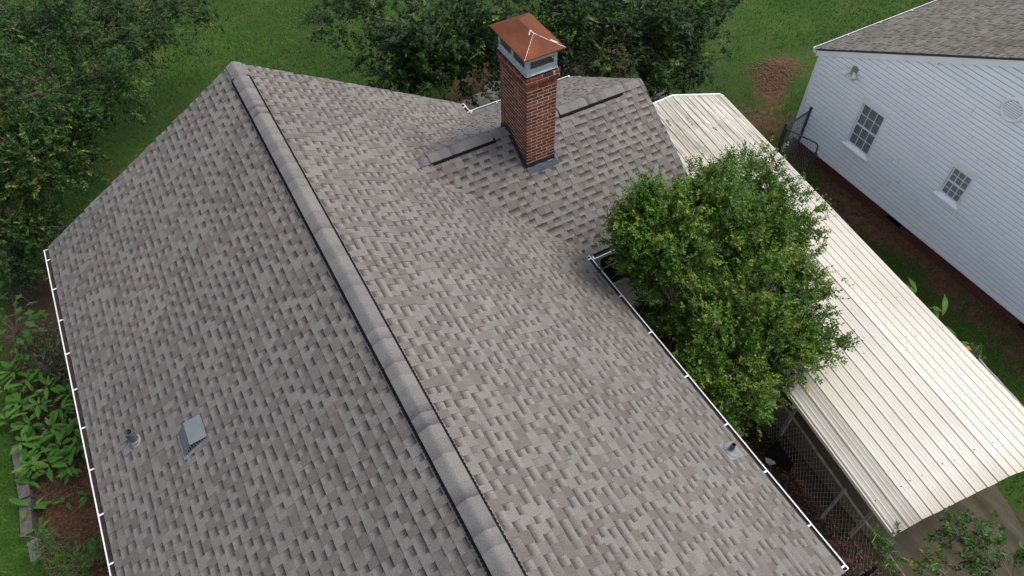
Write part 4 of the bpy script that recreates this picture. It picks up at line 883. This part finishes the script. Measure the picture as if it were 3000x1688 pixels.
# big evergreen bush leaning over the carport
tree('evergreen_bush', 'large dense green bush growing between the shingled roof and the carport', 'bush', (5.35, .1, 0),
     [blob(2080, 700, Z0-.35, .95, .95, .85, 1.3), blob(2210, 900, Z0-.25, 1.0, .95, .85, 1.5), blob(1980, 850, Z0-.6, .95, 1.0, .9, 1.2), blob(2130, 1080, Z0-.55, .8, .8, .8, 1.1), blob(2240, 590, Z0-.1, .52, .5, .45, .45),
      blob(2300, 780, Z0-.3, .42, .42, .36, .3), blob(2265, 1020, Z0-.5, .42, .4, .38, .34), blob(2265, 475, Z0+.05, .2, .22, .18, .07), blob(2190, 1150, Z0-.7, .36, .36, .36, .22), blob(2030, 1180, Z0-1.0, .5, .6, .6, .4), blob(2240, 690, Z0-.3, .65, .6, .55, .6), blob(2170, 520, Z0+.1, .5, .45, .38, .4)] + [bloby(x, y, yy, q, q*1.0, q*.9, q) for x, y, yy, q in ((1845, 690, .9, .22), (1870, 640, .9, .25), (1930, 640, .9, .32), (1900, 590, 1.0, .18), (2000, 620, .8, .4), (2090, 580, .8, .36), (2140, 640, .7, .45), (1900, 760, .6, .32), (1980, 720, .4, .45))] + [blob(2350, 670, Z0-.2, .26, .26, .22, .1), blob(2390, 1000, Z0-.4, .25, .25, .22, .1), blob(2270, 920, Z0-.4, .5, .5, .48, .45), blob(2360, 850, Z0-.35, .3, .3, .25, .14), blob(2340, 1040, Z0-.5, .3, .28, .25, .14)],
     11500, 13, .26, .068, .020, M_HOLLY, 21, .07, (5.6, .1, 1.3), 4, twigvis=.2, upb=.4, tipf=.2, shell=.38, flat=.6, per=9, csize=.075, tmean=.5, shoots=.34)
# left tree
tree('crape_myrtle_tree', 'leafy dark green tree with yellow young shoots at the upper left', 'tree', (-7.6, 13.6, 0),
     [blob(60, 60, Z0+.6, 1.5, 1.5, 1.0, 1.3), blob(260, 90, Z0+.2, 1.4, 1.3, .9, 1.1), blob(430, 60, Z0-.4, 1.1, 1.1, .7, .7), blob(120, 270, Z0+.3, 1.2, 1.2, .9, 1.1), blob(300, 270, Z0-.4, .95, .9, .7, .65), blob(60, 450, Z0-.3, .9, 1.0, .8, .8), blob(190, 430, Z0-.7, .75, .75, .6, .45), blob(40, 640, Z0-1.2, .7, .8, .7, .5), blob(120, 690, Z0-1.6, .4, .45, .45, .2), blob(560, 20, Z0-.9, .6, .6, .4, .2), blob(410, 190, Z0-1.0, .6, .6, .4, .25), blob(30, 780, Z0-1.9, .5, .6, .5, .25), blob(20, 560, Z0-.9, .7, .8, .7, .5)],
     5600, 13, .30, .09, .024, M_LEFTLEAF, 22, .12, (-6.4, 12.4, 2.2), 3, twigvis=.12, upb=.25, tipf=.10, tmean=.34, shell=.4, flat=.35, per=10, csize=.16, planar=True)
# trees behind the chimney
tree('broadleaf_tree', 'dark low-branched tree behind the left side of the brick chimney', 'tree', at(1420, 170, 0),
     [blob(1010, 30, Z0-.6, .8, .8, .5, .55), blob(1150, 60, Z0-.4, 1.1, 1.0, .7, 1.), blob(1160, 170, Z0-1.2, 1.0, .9, .6, .8), blob(1310, 70, Z0-.2, 1.1, 1.1, .8, 1.1), blob(1280, 200, Z0-1.2, .9, .8, .6, .7), blob(1400, 200, Z0-1.6, .55, .55, .5, .35), blob(1450, 40, Z0-.3, .9, .9, .7, .8), blob(1380, 120, Z0-.9, .7, .6, .5, .5)],
     1900, 11, .34, .125, .036, M_BACKLEAF, 23, .10, None, 2, twigvis=.1, upb=.15, tipf=.14, tmean=.26, shell=.35, flat=.3, per=8, csize=.2, planar=True)
tree('broadleaf_tree', 'dark spreading tree behind the right side of the brick chimney', 'tree', at(1740, 110, 0),
     [blob(1620, 30, Z0-.2, 1.0, 1.0, .7, .9), blob(1760, 60, Z0-.4, 1.1, 1.0, .7, 1.), blob(1900, 30, Z0-.4, 1.1, 1.0, .7, 1.), blob(2030, 20, Z0-.6, .9, .9, .6, .6), blob(2130, 45, Z0-.9, .6, .6, .4, .25), blob(1700, 160, Z0-1.1, .9, .8, .6, .7), blob(1850, 150, Z0-1.1, .9, .8, .6, .75), blob(1990, 160, Z0-1.4, .8, .8, .5, .5), blob(2050, 220, Z0-2.0, .5, .5, .35, .2), blob(1920, 240, Z0-1.9, .5, .5, .4, .25), blob(2000, 100, Z0-1.0, .7, .6, .5, .35)],
     2200, 11, .34, .125, .036, M_BACKLEAF, 24, .12, None, 2, twigvis=.1, upb=.15, tipf=.15, tmean=.26, shell=.35, flat=.3, per=8, csize=.2, planar=True)
# sapling tops near the bottom right corner
tree('sapling', 'young sapling with yellow tipped leaves against the rusty fence rail', 'tree', (5.75, -5.2, 0),
     [blob(2590, 1620, 1.75, .16, .18, .22, 1), blob(2630, 1680, 1.7, .2, .2, .25, 1.2), blob(2555, 1590, 1.9, .07, .07, .12, .35)],
     26, 9, .22, .105, .021, M_TWIGLEAF, 25, .014, (5.7, -5.1, 1.2), 1, twigvis=1., upb=.55, tipf=.3, shell=.1, flat=.6)
for k, ((sx, sy), bl, lab) in enumerate((
    ((6.9, -6.3), [blob(2815, 1590, 2.2, .22, .22, .2, 1), blob(2830, 1640, 2.1, .22, .2, .2, 1)], 'leafy shrub top over the driveway left of the lower right corner'),
    ((7.5, -6.4), [blob(2925, 1620, 2.2, .25, .22, .22, 1.2), blob(2900, 1670, 2.1, .25, .22, .2, 1), blob(2970, 1660, 2.2, .16, .16, .16, .5)], 'leafy shrub top over the driveway in the lower right corner'),
    ((6.5, -6.1), [blob(2765, 1680, 2.0, .16, .14, .14, 1)], 'small leafy shrub top at the bottom edge over the driveway'))):
    tree('leafy_shrub', lab, 'shrub', (sx, sy, 0), bl, (42, 62, 22)[k], 13, .22, .095, .022, M_TWIGLEAF, 30+k, .02, None, 1, group='shrub tops over the driveway', twigvis=1., upb=.35, tipf=.06, shell=.15, flat=.5)
# broad-leaved bed by the left eave
def broadleaf(length, width, seed):
    r = random.Random(seed); n = 7; V, F, C = [], [], []; b = MB(); arch = r.uniform(.25, .5)
    def pt(i, s): t = i/n; w = width*math.sin(math.pi*min(1, t*.93+.05))**.8*(1-.35*t); return Vector((length*t, s*w, length*(.35*t-arch*t*t)+abs(s)*w*.28+.01*math.sin(9*t)*s))
    for i in range(n):
        for s0, s1 in ((-1, 0), (0, 1)): b.quad([pt(i, s0), pt(i+1, s0), pt(i+1, s1), pt(i, s1)][::-1 if s0 == 9 else 1], (r.random(), 0, 0, 1))
    return b
BL = []
for i, (l, w) in enumerate(((.30, .052), (.34, .058), (.26, .05), (.36, .05), (.22, .042))):
    b = broadleaf(l, w, i); tn = .15+.17*i; b.c = [(tn, 0, 0, 1)]*len(b.c); o = b.build('leaf', M_BED, None, True, True); BL.append(o.data); bpy.data.objects.remove(o)
def bedplant(p, n, h, label, r, mats=None, scale=1.):
    t = thing('broad_leaved_plant', label, 'plant', p, 'broad-leaved plants along the left eave'); st = MB()
    for k in range(n):
        a = r.uniform(0, 6.28); z = h*r.uniform(.45, 1.); rad = r.uniform(.02, .09)*scale; q = Vector((p.x+rad*math.cos(a), p.y+rad*math.sin(a), p.z+z)); st.tube([Vector(p), q], [.007, .004], 4)
        o = bpy.data.objects.new('leaf', r.choice(BL)); COL.objects.link(o); o.parent = t; o.matrix_parent_inverse = Matrix.Identity(4)
        o.location = q-Vector(p); o.rotation_euler = (r.uniform(-.3, .3), r.uniform(-.35, .25), a+r.uniform(-.4, .4)); s = scale*r.uniform(.8, 1.2); o.scale = (s, s, s)
    st.build('stems', M_BED, t)
rb = random.Random(14)
bed = [(35, 1085), (15, 1150), (80, 1120), (140, 1135), (195, 1145), (60, 1185), (120, 1190), (180, 1200), (25, 1235), (90, 1245), (150, 1255), (215, 1250), (120, 1310), (180, 1310), (225, 1320), (75, 1300), (150, 1365), (205, 1375), (240, 1290), (100, 1365)]
for k, (x, y) in enumerate(bed): p = at(x, y, .3); p.z = 0; bedplant(p, 14, .42, 'large-leaved green plant in the dense bed beside the left gutter', rb, None, .86)
for (x, y, s, n, lab) in ((90, 1415, .9, 7, 'small large-leaved plant at the stone edging below the dense bed'), (95, 1490, .95, 6, 'low large-leaved plant growing over the stone edging, left of the gutter'), (195, 1465, .55, 5, 'little narrow-leaved seedling on the bare soil left of the gutter'), (262, 1455, .75, 5, 'little bright seedling touching the left gutter edge'), (300, 1600, .7, 5, 'bright seedling under the left gutter near the bottom edge'), (120, 1545, .7, 5, 'small seedling at the end of the stone edging')):
    p = at(x, y, .15); p.z = 0; bedplant(p, n, .25, lab, rb, None, s)
# dark maple-leaved sapling and low shrubs on the left
def maple(p, label, n, R, seed):
    r = random.Random(seed); t = thing('maple_sapling', label, 'sapling', p); st = MB()
    lf = MB(); pts = [(0, 0), (.25, -.18), (.42, -.10), (.45, -.42), (.62, -.20), (1, 0), (.62, .20), (.45, .42), (.42, .10), (.25, .18)]; lf.quad([(x*.17, y*.17, .02*abs(y)) for x, y in pts], (r.random(), 0, 0, 1)); me0 = None
    for k in range(n):
        a = r.uniform(0, 6.28); d = R*math.sqrt(r.random()); z = r.uniform(.5, 1.15); q = Vector((p.x+d*math.cos(a), p.y+d*math.sin(a), z)); st.tube([Vector(p), Vector((p.x, p.y, z*.6)), q], [.01, .007, .003], 4)
        if me0 is None: o = lf.build('leaf', M_MAPLE); me0 = o.data
        else: o = bpy.data.objects.new('leaf', me0); COL.objects.link(o)
        o.parent = t; o.location = q-Vector(p); o.rotation_euler = (r.uniform(-.4, .4), r.uniform(-.1, .6), a); s = r.uniform(.8, 1.4); o.scale = (s, s, s)
    st.build('stems', M_BARK, t)
pm = at(38, 965, .8); pm.z = 0; maple(pm, 'dark maple-leaved sapling at the left edge', 60, .55, 3)
for k, (x, y, rx, lab) in enumerate(((140, 1060, .55, 'low fine-leaved shrub in deep shade beside the left gutter'), (60, 800, .5, 'dim leafy shrub below the left tree'), (250, 1640, .4, 'grassy weed clump beside the left gutter at the bottom edge'), (150, 1600, .35, 'low weeds on the soil near the bottom left corner'))):
    p = at(x, y, .3); p.z = 0
    tree('low_shrub', lab, 'shrub', p, [((p.x, p.y, .3), (rx, rx, .25), 1)], (420, 300, 260, 150)[k], 9, .13, .045, .010, M_BACKLEAF if k < 2 else M_BED, 50+k, .012, None, 3, twigvis=.3, upb=.6, tipf=.05, shell=.1, flat=.7)
# weeds along the far edge of the carport
for k, (x, y, n, lab) in enumerate(((2690, 870, 7, 'broad-leaved weed poking up beyond the carport edge'), (2765, 935, 6, 'pale broad-leaved weed bending out from the carport edge'), (2800, 985, 4, 'small weed beside the right edge of the carport'))):
    p = at(x-12, y+10, 1.0); p.z = 0; t = bedplant(p, n, 1.35, lab, rb, None, 1.15)
p = at(2855, 1035, .9); p.z = 0; tree('flowering_weed', 'small green weed with an orange flower at the carport edge', 'plant', p, [((p.x, p.y, .9), (.14, .2, .15), 1)], 40, 9, .12, .05, .02, M_BED, 61, .01, None, 1, twigvis=1., upb=.3, tipf=0, shell=.1)
fl = MB(); q = at(2836, 1022, 1.12)
for i in range(26): a = rb.uniform(0, 6.28); d = Vector((math.cos(a)*.05, math.sin(a)*.05, rb.uniform(0, .04))); fl.quad([q, q+d*.6+Vector((-d.y, d.x, 0))*.3, q+d, q+d*.6-Vector((-d.y, d.x, 0))*.3])
setparent(fl.build('flower', M_FLOWER), bpy.data.objects['flowering_weed'])

# ------------------------------------------------------------------ small things on the ground
def stone(name, label, cat, c, a, sx, sy, sz, mat, seed, group=None):
    r = random.Random(seed); b = MB(); n = 9; ring = lambda s, z: [Vector((c[0]+(sx*s*math.cos(t+.2*r.random())*math.cos(a)-sy*s*math.sin(t)*math.sin(a)), c[1]+(sx*s*math.cos(t)*math.sin(a)+sy*s*math.sin(t)*math.cos(a)), c[2]+z)) for t in [2*math.pi*k/n for k in range(n)]]
    R0, R1, R2 = ring(1, -.05), ring(1.02, sz*.6), ring(.78, sz)
    for A, B in ((R0, R1), (R1, R2)):
        for i in range(n): b.quad([A[i], A[(i+1) % n], B[(i+1) % n], B[i]])
    b.quad(R2); return tag(b.build(name, mat), label, cat, group)
def block(name, label, cat, p, q, w, h, mat, group=None, z0=-.05):
    p, q = Vector(p), Vector(q); d = (q-p); L = d.length; d.normalize(); s = Vector((-d.y, d.x, 0)); b = MB(); e = .012
    c = (p+q)/2; c.z = 0
    b.hexa([c-d*L/2-s*w/2+Vector((0, 0, z0)), c+d*L/2-s*w/2+Vector((0, 0, z0)), c+d*L/2+s*w/2+Vector((0, 0, z0)), c-d*L/2+s*w/2+Vector((0, 0, z0))]+[c+d*(L/2-e)*i+s*(w/2-e)*j+Vector((0, 0, h)) for i, j in ((-1, -1), (1, -1), (1, 1), (-1, 1))])
    b.hexa([c+d*(L/2-e)*i+s*(w/2-e)*j+Vector((0, 0, h)) for i, j in ((-1, -1), (1, -1), (1, 1), (-1, 1))]+[c+d*(L/2-2*e)*i+s*(w/2-2*e)*j+Vector((0, 0, h+.006)) for i, j in ((-1, -1), (1, -1), (1, 1), (-1, 1))])
    return tag(b.build(name, mat), label, cat, group)
ed = [(47, 1300), (62, 1395), (72, 1460), (78, 1572)]
for (a, b_), lab in zip(zip(ed, ed[1:]), ('grey edging block at the upper end of the bed border', 'middle grey edging block of the bed border', 'longest grey edging block at the lower end of the bed border')):
    p, q = at(*a, .15), at(*b_, .15); d = (q-p).normalized()*.008; block('edging_block', lab, 'edging', p+d, q-d, .22, .15, M_TIMBER, 'edging blocks of the bed')
p, q = at(92, 1580, .05), at(105, 1640, .05); block('edging_block', 'half-buried edging block covered in dead leaves below the bed border', 'edging', p, q, .2, .04, M_STONE, 'edging blocks of the bed')
p, q = at(140, 1565, .08), at(150, 1608, .08); block('edging_block', 'small upright edging block on the soil right of the bed border', 'edging', p, q, .1, .12, M_STONE, 'edging blocks of the bed')
stone('rock', 'pale rounded rock beside the far left roof corner', 'rock', tuple(at(158, 672, .0)), .4, .24, .16, .22, M_STONE, 2)
stone('red_rock', 'reddish stone half hidden by the far left roof corner', 'rock', tuple(at(172, 692, .0)), .2, .16, .1, .1, M_FOUND, 5)
for k, (x, y, a, sx, sy, lab) in enumerate(((1415, 296, .3, .5, .34, 'flat flagstone beside the ell gutter left of the chimney'), (1375, 318, 1.0, .42, .3, 'dark flagstone next to the corner of the two gutters'), (1448, 262, .8, .4, .28, 'flagstone half hidden by leaves close to the chimney'), (1935, 285, .4, .35, .25, 'brown flagstone between the ell roof end and the carport'))):
    stone('flagstone', lab, 'flagstone', tuple(at(x, y, .0)), a, sx, sy, .05, M_STONE, 70+k, 'flagstones beside the house')
# brick edging scraps beside the fence
r = random.Random(8)
scr = [(2345, 1410), (2402, 1515), (2440, 1590), (2478, 1640)]
for k, (x, y) in enumerate(scr):
    p = at(x, y, .03); p.z = 0; a = r.uniform(-.3, .3)-.9; d = Vector((math.cos(a), math.sin(a), 0))*.11; o = block('loose_brick', 'old red brick lying on the soil behind the fence, %s one' % ('farthest', 'second farthest', 'third farthest', 'nearest')[k], 'brick', p-d, p+d, .1, .022, M_OLDBRICK, 'loose bricks by the fence')
# leaf litter on soil
def litter():
    rng = np.random.default_rng(5); n = 26000
    zones = [(3.7, 6.3, -6, 5.5, .42), (11.4, 12.6, -4, 6, .26), (-6.2, -4.1, 2.0, 8, .14), (13.5, 15.5, 6.2, 7.8, .18)]
    P = []
    for x0, x1, y0, y1, f in zones: m = int(n*f); P.append(np.stack([rng.uniform(x0, x1, m), rng.uniform(y0, y1, m)], 1))
    P = np.concatenate(P); R, G, B = soilmask(P[:, 0], P[:, 1]); P = P[rng.random(len(P)) < R]; n = len(P)
    zz = .025*fnoise(P[:, 0], P[:, 1], .9, 1)-.02 + .22*np.exp(-(((P[:, 0]-14.5)/.85)**2+((P[:, 1]-7.0)/.6)**2)); a = rng.uniform(0, 6.28, n); w = rng.uniform(.012, .034, n); c, s = np.cos(a)*w, np.sin(a)*w; z = lambda: zz+rng.uniform(0, .02, n)
    x, y = P[:, 0], P[:, 1]; V = np.stack([np.stack([x-c, y-s, z()], 1), np.stack([x+s*.5, y-c*.5, z()], 1), np.stack([x+c, y+s, z()], 1), np.stack([x-s*.5, y+c*.5, z()], 1)], 1).reshape(-1, 3)
    t = rng.random(n); return mesh_np('leaf_litter', V, np.arange(4*n).reshape(-1, 4), np.stack([t, t, t, np.ones(n)], 1), M_BROWN, None, 'stuff')
tag(litter(), 'brown dead leaves scattered over the bare soil', 'dead leaves')
# dark box and pale plastic scrap behind the fence
p = at(2292, 1335, .1); p.z = 0
block('crate', 'dark plastic crate lying on the soil behind the rusty fence', 'crate', p+Vector((-.1, .22, 0)), p+Vector((.08, -.24, 0)), .34, .26, M_BLACK)
p = at(2264, 1334, .2); m = MB()
for i in range(7):
    c = p+Vector((r.uniform(-.05, .05), r.uniform(-.08, .08), -.2+r.uniform(.0, .06))); a = r.uniform(0, 6.28); d = Vector((math.cos(a), math.sin(a), r.uniform(-.3, .3)))*.06; e = Vector((-d.y, d.x, .02)); m.quad([c-d-e*.7, c+d-e*.5, c+d*.8+e*.6, c-d*.7+e])
tag(m.build('plastic_scrap', M_LITTER), 'crumpled pale blue plastic scrap beside the dark crate', 'litter')
# black folding stand at the bottom edge
t = thing('metal_stand', 'black metal stand at the bottom edge right of the near roof corner', 'stand', tuple(at(2540, 1690, 0)))
a, b_ = at(2563, 1665, .75), at(2500, 1700, .75); d = (b_-a).normalized(); s = Vector((-d.y, d.x, 0))
m = MB(); m.tube([a, a+d*.9], .014, 6); m.tube([a+s*.02-Vector((0, 0, .06)), a+d*.9+s*.1-Vector((0, 0, .06))], .012, 6); m.build('top_bar', M_BLACK, t)
for k in (.06, .8):
    m = MB(); q = a+d*k; m.tube([q, Vector((q.x, q.y, -.02))], .012, 6); m.build('leg', M_BLACK, t)
m = MB(); m.obox(a+Vector((0, 0, .01)), d*.03, s*.03, (0, 0, .025)); m.build('end_knob', M_BLACK, t)
